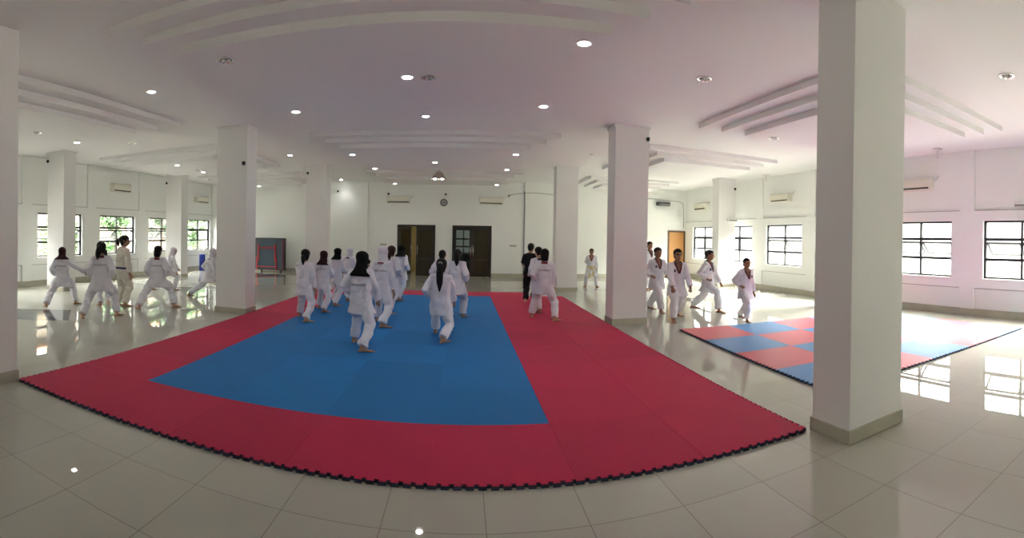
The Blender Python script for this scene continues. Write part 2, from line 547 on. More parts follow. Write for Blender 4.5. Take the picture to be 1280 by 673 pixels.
# columns
CX = (-10.1, -4.62, 3.24, 9.03)
CY = (2.9, 8.93, 14.67)
for ix, x in enumerate(CX):
    for y in CY + ((-3.1,) if ix in (1, 2) else ()):
        sx, sy = 0.705, 0.455
        bm = bmesh.new(); box(bm, x - sx / 2, x + sx / 2, y - sy / 2, y + sy / 2, 0, H)
        bevel(bm, 0.006, 2)
        c = structure(link('column', bm, M_COLUMN))
        bm = bmesh.new(); e = 0.016
        box(bm, x - sx / 2 - e, x + sx / 2 + e, y - sy / 2 - e, y + sy / 2 + e, 0, 0.115)
        bevel(bm, 0.003, 1)
        link('column_base', bm, M_SKIRT, c)
        if y < 5:
            continue
        bm = bmesh.new(); e = 0.02
        box(bm, x - sx / 2 - e, x + sx / 2 + e, y - sy / 2 - e, y + sy / 2 + e, H - 0.05, H)
        link('column_cap', bm, M_COLUMN, c)

# dark granite diamonds set in the floor, one per bay
for x in (-7.35, -0.7, 6.12):
    for y in (5.95, 11.85, 17.0):
        if y < 15 and x == -0.7 or (x > 6 and y < 7):
            continue
        bm = bmesh.new()
        r = 0.84 if x < 0 else 0.5
        v = [bm.verts.new((x + a * r, y + b * r, 0.0006)) for a, b in ((1, 0), (0, 1), (-1, 0), (0, -1))]
        bm.faces.new(v)
        structure(link('floor_inlay', bm, M_INLAY))

# ------------------------------------------------------------------ outside
M_LEAF = [mat('leaf_green_%d' % i, c, 0.6, vary=(1.5, 0.35)) for i, c in enumerate(((0.022, 0.062, 0.012), (0.015, 0.048, 0.014), (0.04, 0.085, 0.018)))]
M_BARK = mat('tree_bark', (0.09, 0.06, 0.04), 0.9, vary=(8, 0.3))
bm = bmesh.new()
box(bm, -60, XL - TH, -40, 60, -0.6, -0.35); box(bm, XR + TH, 60, -40, 60, -0.6, -0.35)
structure(link('ground', bm, M_CONCRETE))
def tree(x, y, h, r, seed, mi, name='leafy_tree'):
    rnd = random.Random(seed)
    t = thing(name, '', 'tree', (x, y, -0.35))
    bm = bmesh.new()
    tube(bm, [(0, 0, 0), (0.05, 0.03, h * 0.3), (-0.03, 0.05, h * 0.6), (0, 0, h * 0.85)], [0.13, 0.10, 0.07, 0.03], 8)
    for k in range(6):
        a = k * 1.05 + rnd.random(); z = h * (0.35 + 0.07 * k)
        tube(bm, [(0, 0, z), (cos(a) * r * 0.4, sin(a) * r * 0.4, z + 0.3), (cos(a) * r * 0.8, sin(a) * r * 0.8, z + 0.7)], [0.05, 0.035, 0.012], 6)
    link('trunk', bm, M_BARK, t, smooth=True)
    bm = bmesh.new()
    clumps = [(Vector((rnd.uniform(-1, 1) * r * 0.7, rnd.uniform(-1, 1) * r * 0.7, h * rnd.uniform(0.25, 0.95))), rnd.uniform(0.35, 0.6) * r) for _ in range(16)]
    for c, cr in clumps:
        for _ in range(150):
            d = Vector((rnd.gauss(0, 1), rnd.gauss(0, 1), rnd.gauss(0, 1))).normalized()
            p = c + d * cr * rnd.random() ** 0.4
            s = rnd.uniform(0.06, 0.12)
            q = d.orthogonal().normalized(); q.rotate(Matrix.Rotation(rnd.uniform(0, 6.28), 3, d))
            b = (d + Vector((rnd.uniform(-.6, .6), rnd.uniform(-.6, .6), rnd.uniform(-.6, .6)))).cross(q).normalized()
            vs_ = [bm.verts.new(p + k) for k in (-q * s, b * s * 0.5 - d * 0.01, q * s * 1.1, -b * s * 0.5 + d * 0.01)]
            bm.faces.new(vs_)
    fo = link('foliage', bm, M_LEAF[mi], t)
    return t
for args, lab in (((-16.2, 14.6, 2.5, 1.2, 1, 2), 'low leafy tree outside the first left window, beside the column'),
                  ((-16.2, 18.0, 4.6, 1.0, 2, 0), 'green tree outside the middle left window'),
                  ((-15.6, 21.2, 4.6, 1.45, 3, 1), 'dense dark green tree filling the narrow left window'),
                  ((-16.4, 25.6, 4.4, 1.35, 4, 0), 'tall green tree outside the farthest left window')):
    tree(*args)['label'] = lab
M_BUILD = mat('cream_render', (0.065, 0.052, 0.035), 0.9, vary=(0.6, 0.06))
t = thing('neighbour_house', 'cream rendered house seen through the left windows', 'building', (-24, 22, -0.35))
link('house_wall', bbox(-3, 3, -9, 14, 0, 5.2, 0.02), M_BUILD, t)
bm = bmesh.new(); box(bm, -3.6, 3.6, -9.6, 14.6, 5.2, 5.45)
link('roof_slab', bm, mat('rust_roof', (0.35, 0.16, 0.09), 0.8), t)
for y in (-6, -1.5, 3, 7.5, 11.5):
    wf = link('house_window', bbox(2.98, 3.06, y - 0.6, y + 0.6, 1.3, 2.6, 0.01), M_FRAME, t)
    bm = bmesh.new(); box(bm, 3.05, 3.075, y - 0.52, y + 0.52, 1.38, 2.52)
    link('house_window_pane', bm, M_GREYPL, wf)

# ------------------------------------------------------------------ jigsaw mats
MT = 0.03
def tile_mesh(tx, ty, edges, top, cache={}):
    """one foam tile; edges = set of 'NESW' sides that show their teeth"""
    key = (tx, ty, edges, top.name)
    if key in cache:
        return cache[key]
    bm = bmesh.new()
    n = 12
    d = 0.026
    def side(p, q, nrm, toothed):
        p, q, nrm = Vector(p), Vector(q), Vector(nrm)
        out = []
        L = (q - p)
        if not toothed:
            return [p]
        u = L / n
        un = L.normalized()
        for k in range(n):
            a = p + u * k
            e = 0.006       # dovetail flare
            # tooth for the first half of the pitch, gap for the second
            w0, w1 = u * 0.16, u * 0.66
            if k == 0:
                w0 = u * 0.0
            out += ([a] if k == 0 else [a, a + w0]) + [a + w0 + nrm * d - (un * e if k else un * 0), a + w1 + nrm * d + un * e, a + w1]
        return out
    pts = []
    pts += side((0, 0, 0), (tx, 0, 0), (0, -1, 0), 'S' in edges)
    pts += side((tx, 0, 0), (tx, ty, 0), (1, 0, 0), 'E' in edges)
    pts += side((tx, ty, 0), (0, ty, 0), (0, 1, 0), 'N' in edges)
    pts += side((0, ty, 0), (0, 0, 0), (-1, 0, 0), 'W' in edges)
    def inset(p, k):          # hairline bevel so that seams show between tiles
        c = Vector((tx / 2, ty / 2, 0))
        dv = (c - p)
        return p + Vector((max(-k, min(k, dv.x)), max(-k, min(k, dv.y)), 0))
    lo = [bm.verts.new((p.x, p.y, 0)) for p in pts]
    hi = [bm.verts.new((p.x, p.y, MT - 0.003)) for p in pts]
    tp = []
    for p in pts:
        q = inset(p, 0.0025)
        tp.append(bm.verts.new((q.x, q.y, MT)))
    m = len(pts)
    for i in range(m):
        j = (i + 1) % m
        f = bm.faces.new((lo[i], lo[j], hi[j], hi[i])); f.material_index = 1
        f = bm.faces.new((hi[i], hi[j], tp[j], tp[i])); f.material_index = 0
    f = bm.faces.new(tp); f.material_index = 0
    f = bm.faces.new(list(reversed(lo))); f.material_index = 1
    bmesh.ops.recalc_face_normals(bm, faces=bm.faces)
    me = bpy.data.meshes.new('mat_tile')
    bm.to_mesh(me); bm.free()
    me.materials.append(top); me.materials.append(M_FOAMSIDE)
    cache[key] = me
    return me

def jigsaw(root, cols, rows, tx, ty, colour, skip=()):
    for i in range(cols):
        for j in range(rows):
            if (i, j) in skip:
                continue
            def has(a, b):
                return 0 <= a < cols and 0 <= b < rows and (a, b) not in skip
            e = ''.join(k for k, (a, b) in zip('SENW', ((i, j - 1), (i + 1, j), (i, j + 1), (i - 1, j))) if not has(a, b))
            link('mat_tile', tile_mesh(tx, ty, e, colour(i, j)), None, root, loc=(i * tx, j * ty, 0))

big = thing('jigsaw_mat', 'large red bordered blue training mat of interlocking foam tiles', 'mat', (-4.205, 3.135, 0.0))
jigsaw(big, 7, 11, 1.0, 0.985, lambda i, j: M_BLUE if 1 <= i <= 4 and 1 <= j <= 9 else M_RED, skip={(6, 10)})
small = thing('jigsaw_mat', 'smaller chequered red and blue foam mat by the right windows', 'mat', (3.74, 3.80, 0.0), -0.045)
jigsaw(small, 5, 4, 1.0, 1.0, lambda i, j: M_RED2 if (i + j) % 2 else M_BLUE2)

# ------------------------------------------------------------------ ceiling lights
ZP = H - 0.285
def downlight_proto():
    t = thing('recessed_downlight', '', 'ceiling light')
    bm = bmesh.new()
    lathe(bm, [(0.060, 0.004), (0.085, 0.002), (0.087, -0.006), (0.080, -0.010), (0.063, -0.008), (0.060, -0.002)], 24)
    link('rim', bm, M_WHITEPL, t, smooth=True)
    bm = bmesh.new()
    lathe(bm, [(0.03, 0.0), (0.060, -0.001), (0.056, -0.006), (0.034, -0.011), (0.012, -0.013)], 20)
    link('lamp', bm, M_LAMP, t, smooth=True)
    return t
LIT = [
    (1.11, 4.34, 1, 'bright downlight at the near right corner of the lowered ceiling panel'),
    (-0.67, 5.50, 1, 'bright downlight in the middle of the nearest lowered ceiling panel'),
    (1.11, 6.58, 1, 'bright downlight at the far right corner of the nearest lowered panel'),
    (-2.50, 6.75, 1, 'bright downlight at the far left corner of the nearest lowered panel'),
    (-0.68, 8.40, 0, 'bright downlight between the first and second lowered ceiling panels'),
    (-4.40, 5.68, 0, 'bright downlight on the plain ceiling strip before the left column'),
    (-7.20, 6.78, 1, 'bright downlight on the nearest panel of the left aisle'),
    (1.17, 10.55, 1, 'lit downlight at the near right corner of the second lowered panel'),
    (-0.72, 11.95, 1, 'lit downlight in the middle of the second lowered panel'),
    (-2.55, 10.70, 1, 'lit downlight at the near left corner of the second lowered panel'),
    (1.20, 13.0, 1, 'lit downlight at the far right corner of the second lowered panel'),
    (-2.45, 13.0, 1, 'lit downlight at the far left corner of the second lowered panel'),
    (-4.60, 12.0, 0, 'lit downlight between the two left columns of the middle aisle'),
    (-7.45, 10.80, 1, 'lit downlight above the white-hooded girl in the left aisle'),
    (-7.60, 12.45, 1, 'lit downlight on the second left panel, beside the near column'),
    (-8.70, 16.3, 1, 'lit downlight above the left air conditioner, beside the near column'),
    (-4.70, 17.9, 0, 'small lit downlight above the far left pilaster'),
    (-2.45, 16.9, 1, 'lit downlight on the far panel, left of the dome lamp'),
    (-2.50, 18.3, 0, 'lit downlight just above the left air conditioner on the door wall'),
    (1.2, 16.9, 1, 'lit downlight on the far panel, right of the dome lamp'),
    (1.25, 18.3, 0, 'lit downlight just above the right air conditioner on the door wall'),
    (-0.75, 18.3, 0, 'lit downlight just above the wall clock'),
    (-7.8, 17.0, 1, 'lit downlight above the folded table, nearer of the two'),
    (-7.4, 18.3, 0, 'lit downlight above the folded table, closer to the wall'),
]
proto = downlight_proto()
for k, (x, y, on_panel, lab) in enumerate(LIT):
    o = proto if k == 0 else copy_thing(proto)
    x, y = x * CS, min(y * CS, 18.75)
    o.location = (x, y, ZP if on_panel else H)
    o['label'] = lab
    o['group'] = 'lit ceiling downlights'
    ld = bpy.data.lights.new('downlight_beam', 'SPOT')
    ld.energy = LAMP * 2
    ld.spot_size = radians(120); ld.spot_blend = 0.6; ld.shadow_soft_size = 0.06
    ld.color = (1, 0.985, 0.95)
    lo = bpy.data.objects.new('downlight_beam', ld)
    COL.objects.link(lo)
    lo.location = (x, y, o.location.z - 0.03)

def dark_light_proto():
    t = thing('unlit_downlight', '', 'ceiling light')
    bm = bmesh.new()
    lathe(bm, [(0.075, 0.004), (0.105, 0.002), (0.107, -0.008), (0.098, -0.012), (0.078, -0.008), (0.074, -0.001)], 24)
    link('rim', bm, M_CHROME, t, smooth=True)
    bm = bmesh.new()
    lathe(bm, [(0.02, -0.001), (0.074, -0.001), (0.07, -0.004), (0.02, -0.006)], 20)
    r = link('reflector', bm, M_GREYPL, t, smooth=True)
    bm = bmesh.new()
    for a in (0, 2.1, 4.2):
        tube(bm, [(0.03 * cos(a), 0.03 * sin(a), -0.004), (0.045 * cos(a), 0.045 * sin(a), -0.03)], 0.013, 8, round_ends=True)
    link('lamp_tube', bm, M_WHITEPL, r, smooth=True)
    return t
proto = dark_light_proto()
for k, (x, y, on_panel, lab) in enumerate([
    (-2.45, 4.45, 1, 'unlit downlight at the near left corner of the nearest lowered panel'),
    (-0.42, 5.50, 1, 'pale unlit fitting beside the middle downlight of the nearest panel'),
    (3.0, 5.42, 0, 'unlit downlight on the plain ceiling left of the big near column'),
    (5.38, 2.43, 0, 'unlit downlight on the ceiling right of the big near column'),
    (3.25, 11.6, 0, 'unlit downlight on the ceiling between the two right columns'),
    (5.15, 6.7, 1, 'unlit downlight on the right panel beside the big near column'),
    (-7.0, 5.55, 1, 'unlit downlight at the near end of the left aisle panel'),
    (-7.3, 8.7, 0, 'unlit downlight between the two panels of the left aisle'),
    (-7.5, 12.0, 1, 'unlit downlight on the second panel of the left aisle')]):
    o = proto if k == 0 else copy_thing(proto)
    x, y = x * CS, min(y * CS, 18.75)
    o.location = (x, y, ZP if on_panel else H)
    o['label'] = lab
    o['group'] = 'unlit ceiling downlights'

# dome lamp in the far bay, two glowing bulbs under its rim
t = thing('dome_lamp', 'beige dome ceiling lamp with two glowing bulbs, above the far end of the mat', 'ceiling light', (-0.80, 15.5, H - 0.13))
bm = bmesh.new(); tube(bm, [(0, 0, 0.13), (0, 0, 0.0)], 0.05, 10)
link('stem', bm, M_WHITEPL, t, smooth=True)
bm = bmesh.new()
lathe(bm, [(0.06, 0.0), (0.10, -0.03), (0.13, -0.06), (0.19, -0.15), (0.245, -0.23), (0.25, -0.25), (0.235, -0.25), (0.18, -0.16), (0.10, -0.06)], 28)
link('dome_shade', bm, mat('beige_frosted_shade', (0.42, 0.36, 0.33), 0.5), t, smooth=True)
for s in (-1, 1):
    bm = bmesh.new()
    lathe(bm, [(0.02, -0.18), (0.045, -0.21), (0.048, -0.24), (0.028, -0.262), (0.008, -0.268)], 16, (s * 0.12, -0.05, 0))
    link('bulb', bm, M_LAMP, t, smooth=True)

# white ceiling roses with a short rod by the right wall
for x, y, lab in ((9.3, 5.95, 'white ceiling rose with short hanging rod, right of the big near column'), (9.45, 12.7, 'white ceiling rose with short hanging rod above the boys')):
    t = thing('ceiling_hook', lab, 'ceiling mount', (x, y, H), group='ceiling roses along the right wall')
    bm = bmesh.new(); lathe(bm, [(0.03, 0.0), (0.11, -0.005), (0.12, -0.02), (0.05, -0.035), (0.03, -0.04)], 20)
    link('rose', bm, M_WHITEPL, t, smooth=True)
    bm = bmesh.new(); tube(bm, [(0, 0, -0.03), (0, 0, -0.16), (0, 0, -0.24)], [0.022, 0.022, 0.032], 10)
    link('rod', bm, M_WHITEPL, t, smooth=True)

# small black sensors high on the columns and walls
def sensor(x, y, z, lab):
    t = thing('motion_sensor', lab, 'sensor', (x, y, z), group='small black sensors near the ceiling')
    bm = bmesh.new(); lathe(bm, [(0.02, 0.035), (0.038, 0.02), (0.04, -0.02), (0.022, -0.045), (0.006, -0.05)], 12)
    link('housing', bm, M_ACDARK, t, smooth=True)
    bm = bmesh.new(); tube(bm, [(0, 0, 0.01), (0, 0.045, 0.01)], 0.012, 6)
    link('mount', bm, M_ACDARK, t)
for a in ((-4.33, 8.66, 3.10, 'small black sensor on the front of the left middle column'),
          (-4.90, 14.40, 3.62, 'small black sensor at the top of the far left middle column'),
          (-5.20, 19.25, 3.48, 'small black sensor high on the far wall above the folded table'),
          (3.55, 8.66, 3.66, 'small black sensor at the top right of the right middle column'),
          (-10.40, 8.66, 3.66, 'small black sensor at the top of the column by the left windows'),
          (-10.40, 14.40, 3.5, 'small black sensor on the second column by the left windows'),
          (9.33, 14.40, 3.55, 'small black sensor at the top of the column by the right windows'),
          (-3.05, 19.25, 3.36, 'small black sensor above the left air conditioner of the door wall'),
          (-0.70, 19.25, 3.36, 'small black sensor above the wall clock')):
    sensor(*a)

# air conditioners
def aircon_proto():
    """unit along x, back on the wall at y = 0, front towards -y"""
    t = thing('air_conditioner', '', 'air conditioner')
    bm = bmesh.new()
    prof = [(0, -0.14), (-0.15, -0.135), (-0.20, -0.07), (-0.215, 0.02), (-0.205, 0.11), (-0.17, 0.14), (0, 0.14)]
    for s in ((-0.48, 0.48),):
        a = [bm.verts.new((s[0], y, z)) for y, z in prof]; b = [bm.verts.new((s[1], y, z)) for y, z in prof]
        for i in range(len(prof)):
            j = (i + 1) % len(prof)
            bm.faces.new((a[i], b[i], b[j], a[j]))
        bm.faces.new(list(reversed(a))); bm.faces.new(b)
    bmesh.ops.recalc_face_normals(bm, faces=bm.faces)
    body = link('casing', bevel(bm, 0.008, 2), M_ACWHITE, t)
    bm = bmesh.new()
    R = Matrix.Translation((0, -0.188, -0.095)) @ Matrix.Rotation(radians(-30), 4, 'X')
    box(bm, -0.43, 0.43, -0.012, 0.012, -0.022, 0.022, M=R)
    link('louver', bm, mat('dark_louver_slot', (0.05, 0.045, 0.03), 0.5), t)
    bm = bmesh.new()
    tube(bm, [(0.42, -0.03, 0.10), (0.55, -0.03, 0.10), (0.60, -0.02, 0.16), (0.60, -0.02, 0.2)], 0.018, 8)
    link('pipe', bm, M_WHITEPL, t, smooth=True)
    return t
proto = aircon_proto()
for k, (x, y, z, r, lab) in enumerate([
    (XR + 0.045, 6.88, 3.15, -pi / 2, 'cream air conditioner on the right wall beside the big near column'),
    (XR + 0.045, 12.28, 3.12, -pi / 2, 'cream air conditioner above the boys, between right windows'),
    (XR + 0.045, 17.72, 3.10, -pi / 2, 'cream air conditioner in the far right corner above the windows'),
    (XL - 0.045, 12.75, 3.22, pi / 2, 'cream air conditioner high on the left wall, above the middle window'),
    (XL - 0.045, 18.25, 3.13, pi / 2, 'cream air conditioner at the far end of the left wall'),
    (-2.62, YF, 3.12, 0, 'cream air conditioner above the left double door'),
    (1.15, YF, 3.12, 0, 'cream air conditioner above the right double door')]):
    o = proto if k == 0 else copy_thing(proto)
    o.location = (x, y, z); o.rotation_euler = (0, 0, r); o['label'] = lab
    o['group'] = 'wall air conditioners'
t = thing('wall_unit', 'black box unit high on the far wall left of the orange door', 'wall unit', (8.65, YF, 3.25))
link('casing', bbox(-0.31, 0.31, -0.2, 0, -0.08, 0.08, 0.02), M_ACDARK, t)
link('grille', bbox(-0.28, 0.28, -0.206, -0.195, -0.05, 0.0, 0.003), M_GREYPL, t)

# white emergency lights on the right side
def emergency(x, y, z, r, lab):
    t = thing('wall_fixture', lab, 'wall fixture', (x, y, z), r, group='white box fixtures on the right')
    link('casing', bbox(-0.19, 0.19, -0.11, 0, -0.055, 0.055, 0.012), M_WHITEPL, t)
    link('lens', bbox(-0.16, 0.16, -0.118, -0.108, -0.05, 0.0, 0.004), M_GREYPL, t)
    bm = bmesh.new(); tube(bm, [(-0.12, -0.02, -0.05), (-0.13, -0.02, -0.2), (-0.08, -0.02, -0.34), (-0.06, -0.02, -0.3)], 0.006, 6)
    link('cord', bm, M_WHITEPL, t)
emergency(9.22, 14.67 - 0.2275, 2.42, 0, 'white box fixture on the column by the right windows')
emergency(XR, 4.0, 2.58, -pi / 2, 'white box fixture above the right window at the picture edge')

# clock on the far wall
t = thing('wall_clock', 'round grey wall clock between the two double doors', 'clock', (-0.77, YF, 3.02))
def disc(r, y0, y1, n=28):
    bm = bmesh.new()
    ring_loft(bm, [(Vector((0, y0, 0)), Vector((r, 0, 0)), Vector((0, 0, r))), (Vector((0, y1, 0)), Vector((r, 0, 0)), Vector((0, 0, r)))], n)
    bmesh.ops.recalc_face_normals(bm, faces=bm.faces)
    return bm
bm = bmesh.new()
ring_loft(bm, [(Vector((0, y, 0)), Vector((r, 0, 0)), Vector((0, 0, r))) for r, y in ((0.15, 0), (0.152, -0.03), (0.14, -0.04), (0.122, -0.038), (0.12, -0.02))], 32)
link('rim', bm, mat('dark_grey_clock_rim', (0.09, 0.09, 0.09), 0.4), t, smooth=True)
link('dial', disc(0.121, -0.018, -0.022), mat('grey_dial', (0.42, 0.43, 0.42), 0.5), t)
for k in range(12):
    bm = bmesh.new()
    box(bm, -0.004, 0.004, -0.026, -0.021, 0.095, 0.113, M=Matrix.Rotation(k * pi / 6, 4, 'Y'))
    link('hour_mark', bm, M_ACDARK, t)
for nm, ang, l, w in (('hour_hand', 5.1, 0.06, 0.006), ('minute_hand', 0.9, 0.09, 0.004)):
    bm = bmesh.new(); box(bm, -w, w, -0.030, -0.026, -0.015, l, M=Matrix.Rotation(ang, 4, 'Y'))
    link(nm, bm, M_ACDARK, t)

# socket plates and cables on the far wall
def plate(x, z, lab):
    t = thing('socket_plate', lab, 'socket', (x, YF, z), group='socket plates on the far wall')
    link('plate', bbox(-0.14, 0.14, -0.014, 0, -0.045, 0.045, 0.004), M_ACWHITE, t)
    for sx in (-0.09, 0, 0.09):
        link('socket', bbox(sx - 0.032, sx + 0.032, -0.018, -0.012, -0.03, 0.03, 0.003), M_GREYPL, t)
plate(-3.24, 1.27, 'cream socket plate left of the left double door')
plate(2.08, 1.30, 'cream socket plate right of the right double door')
bm = bmesh.new()
tube(bm, [(1.90, YF - 0.02, 3.36), (2.2, YF - 0.02, 3.44), (2.53, YF - 0.02, 3.47), (2.58, YF - 0.11, 3.48), (3.1, YF - 0.11, 3.48), (3.54, YF - 0.11, 3.45), (3.9, YF - 0.02, 3.43)], 0.012, 6)
tube(bm, [(2.53, YF - 0.015, 3.55), (2.53, YF - 0.015, 0.16)], 0.02, 6)
tube(bm, [(1.87, YF - 0.02, 3.33), (1.90, YF - 0.02, 3.37)], 0.04, 8, round_ends=True)
tag(link('wall_cable', bm, M_GREYPL), 'grey cable and conduit on the far wall right of the doors', 'cable')
bm = bmesh.new()
tube(bm, [(7.2, YF - 0.015, 3.45), (8.2, YF - 0.015, 3.46), (8.7, YF - 0.02, 3.42), (9.4, YF - 0.02, 3.40), (9.68, YF - 0.02, 3.32), (9.72, YF - 0.02, 2.9), (9.73, YF - 0.02, 2.2)], 0.012, 6)
tag(link('wall_cable', bm, M_GREYPL), 'dark cable running above the black box unit to the far right corner', 'cable')

# folded table tennis table against the far wall
t = thing('tennis_table', 'folded blue table tennis table with red legs against the far wall', 'table', (-8.1, 18.9, 0))
M_TTBLUE = mat('slate_blue_board', (0.05, 0.085, 0.12), 0.5)
M_TTRIM = mat('dark_board_rim', (0.035, 0.018, 0.02), 0.5)
M_TTRED = mat('red_enamel', (0.42, 0.025, 0.04), 0.35)
for y in (-0.13, -0.05):
    bd = link('board', bbox(-0.70, 0.70, y - 0.012, y + 0.012, 0.10, 1.42, 0.004), M_TTBLUE, t)
    bm = bmesh.new()
    for a in ((-0.74, -0.70, 0.08, 1.46), (0.70, 0.74, 0.08, 1.46), (-0.70, 0.70, 0.08, 0.12), (-0.70, 0.70, 1.42, 1.46)):
        box(bm, a[0], a[1], y - 0.025, y + 0.02, a[2], a[3])
    link('rim', bm, M_TTRIM, bd)
for x in (-0.54, 0.36):
    bm = bmesh.new()
    s = 1 if x < 0 else -1
    tube(bm, [(x, -0.20, 0.09), (x, -0.20, 0.62)], 0.034, 8, flat=0.6)
    tube(bm, [(x + s * 0.05, -0.19, 0.45), (x + s * 0.05, -0.19, 1.22)], 0.036, 8, flat=0.6)
    link('leg', bm, M_TTRED, t)
    bm = bmesh.new()
    ring_loft(bm, [(Vector((x + 0.16 + o, -0.05, 0.052)), Vector((0, 0.052, 0)), Vector((0, 0, 0.052))) for o in (-0.02, 0.02)], 16)
    bmesh.ops.recalc_face_normals(bm, faces=bm.faces)
    link('caster', bm, M_ACDARK, t)
for z, x0, x1, r in ((1.05, -0.50, 0.36, 0.018), (1.0, -0.50, 0.36, 0.010), (0.22, -0.55, 0.4, 0.024)):
    bm = bmesh.new(); tube(bm, [(x0, -0.18, z), (x1, -0.18, z)], r, 8)
    link('cross_bar', bm, M_TTRED, t)
bm = bmesh.new(); tube(bm, [(0.645, -0.165, 0.14), (0.645, -0.165, 1.40)], 0.018, 8)
link('side_bar', bm, M_TTRED, t)
bm = bmesh.new(); box(bm, -0.62, 0.62, -0.10, 0.14, 0.09, 0.13)
link('trolley_base', bm, M_TTRIM, t)

# pads leaning at the end of the left wall
def pad(x, y, w, h, rot, m, lab, name):
    t = thing(name, lab, 'pad', (x, y, 0.004), rot)
    R = Matrix.Rotation(radians(-8), 4, 'X')
    bm = bmesh.new(); box(bm, -w / 2, w / 2, -0.06, 0.06, 0, h, M=R)
    link('cushion', bevel(bm, 0.025, 3), m, t, smooth=True)
    bm = bmesh.new(); tube(bm, [R @ Vector((-w * .25, -0.06, h * .62)), R @ Vector((-w * .2, -0.10, h * .6)), R @ Vector((w * .2, -0.10, h * .6)), R @ Vector((w * .25, -0.06, h * .62))], 0.014, 6)
    link('strap', bm, m, t)
pad(-10.72, 17.55, 0.26, 0.72, radians(35), mat('royal_blue_vinyl', (0.01, 0.035, 0.30), 0.4), 'narrow blue pad standing by the end of the left wall', 'kick_pad')
pad(-10.42, 17.95, 0.42, 0.72, radians(35), mat('beige_vinyl', (0.55, 0.52, 0.44), 0.5), 'beige pad standing right of the blue pad', 'kick_pad')

# ------------------------------------------------------------------ people
def skin_mat(name, c):
    return mat(name, c, 0.55, spec=0.35, vary=(9, 0.06))
M_SKIN = {'tan': skin_mat('tan_skin', (0.42, 0.23, 0.15)), 'brown': skin_mat('brown_skin', (0.30, 0.155, 0.095))}
M_EYE = mat('dark_eye', (0.015, 0.01, 0.008), 0.2)
M_LIP = mat('lip_skin', (0.33, 0.12, 0.10), 0.5)
M_CLOTH = {
    'white': mat('white_cotton', (0.74, 0.725, 0.79), 0.85, spec=0.2, bump=(10, 0.8)),
    'cream': mat('cream_cotton', (0.70, 0.66, 0.58), 0.85, spec=0.2, bump=(10, 0.75)),
    'black': mat('black_cotton', (0.014, 0.014, 0.016), 0.85, spec=0.2, bump=(26, 0.3)),
    'grey': mat('grey_green_cotton', (0.20, 0.22, 0.20), 0.85, spec=0.2, bump=(26, 0.3)),
}
M_HAIR = {
    'black': mat('black_hair', (0.007, 0.006, 0.006), 0.6, spec=0.25, bump=(70, 0.4)),
    'brown': mat('dark_brown_hair', (0.03, 0.014, 0.010), 0.6, spec=0.25, bump=(70, 0.4)),
    'black_scarf': mat('black_scarf', (0.010, 0.011, 0.011), 0.9, spec=0.1, bump=(18, 0.3)),
    'maroon_scarf': mat('dark_maroon_scarf', (0.045, 0.018, 0.02), 0.9, spec=0.1, bump=(18, 0.3)),
    'white_scarf': mat('white_scarf', (0.70, 0.67, 0.74), 0.9, spec=0.1, bump=(18, 0.3)),
}
M_TRIM = {'red': mat('dark_red_collar', (0.20, 0.012, 0.025), 0.7), 'black': mat('black_collar', (0.02, 0.014, 0.018), 0.7),
          'poom': mat('maroon_collar', (0.11, 0.012, 0.02), 0.7),
          'yellow': mat('yellow_belt', (0.62, 0.50, 0.16), 0.7), 'blue': mat('blue_belt', (0.02, 0.03, 0.14), 0.7),
          'print': mat('dark_back_print', (0.06, 0.055, 0.08), 0.7), 'emblem': mat('navy_emblem', (0.07, 0.05, 0.10), 0.7)}

CLOUD = bpy.data.textures.new('cloth_folds', 'CLOUDS')
CLOUD.noise_scale = 0.12
CLOUD.noise_depth = 2

def fuse(bm, voxel, smooth=3, folds=0.0):
    """melt overlapping closed shells into one continuous surface"""
    bmesh.ops.recalc_face_normals(bm, faces=bm.faces)
    me = bpy.data.meshes.new('tmp'); bm.to_mesh(me); bm.free()
    o = bpy.data.objects.new('tmp', me); COL.objects.link(o)
    r = o.modifiers.new('r', 'REMESH'); r.mode = 'VOXEL'; r.voxel_size = voxel; r.use_smooth_shade = True
    if folds:
        d = o.modifiers.new('d', 'DISPLACE'); d.texture = CLOUD; d.strength = folds; d.mid_level = 0.5
    s = o.modifiers.new('s', 'SMOOTH'); s.factor = 0.5; s.iterations = smooth
    dg = bpy.context.evaluated_depsgraph_get()
    out = bpy.data.meshes.new_from_object(o.evaluated_get(dg))
    bpy.data.objects.remove(o); bpy.data.meshes.remove(me)
    out.shade_smooth()
    return out

def ik(a, t, l1, l2, pole):
    d = t - a
    L = d.length
    m = (l1 + l2) * 0.998
    if L > m:
        t = a + d * (m / L); d = t - a; L = m
    L = max(L, abs(l1 - l2) + 1e-3)
    x = (l1 * l1 - l2 * l2 + L * L) / (2 * L)
    h = sqrt(max(l1 * l1 - x * x, 0))
    u = d.normalized()
    p = pole - u * pole.dot(u)
    p.normalize()
    return a + u * x + p * h, t

def lerp(a, b, f):
    return a + (b - a) * f

HEAD = [(-.50, .10, .11, .17), (-.44, .20, .20, .13), (-.34, .265, .28, .09), (-.20, .305, .345, .05), (-.05, .33, .40, .01),
        (.10, .345, .43, -.02), (.24, .335, .425, -.03), (.36, .28, .36, -.035), (.45, .18, .24, -.035), (.495, .07, .10, -.03)]
def head_profile(z):
    for p, q in zip(HEAD, HEAD[1:]):
        if z <= q[0]:
            f = max(0.0, min(1.0, (z - p[0]) / (q[0] - p[0])))
            return [lerp(p[i], q[i], f) for i in (1, 2, 3)]
    return list(HEAD[-1][1:])

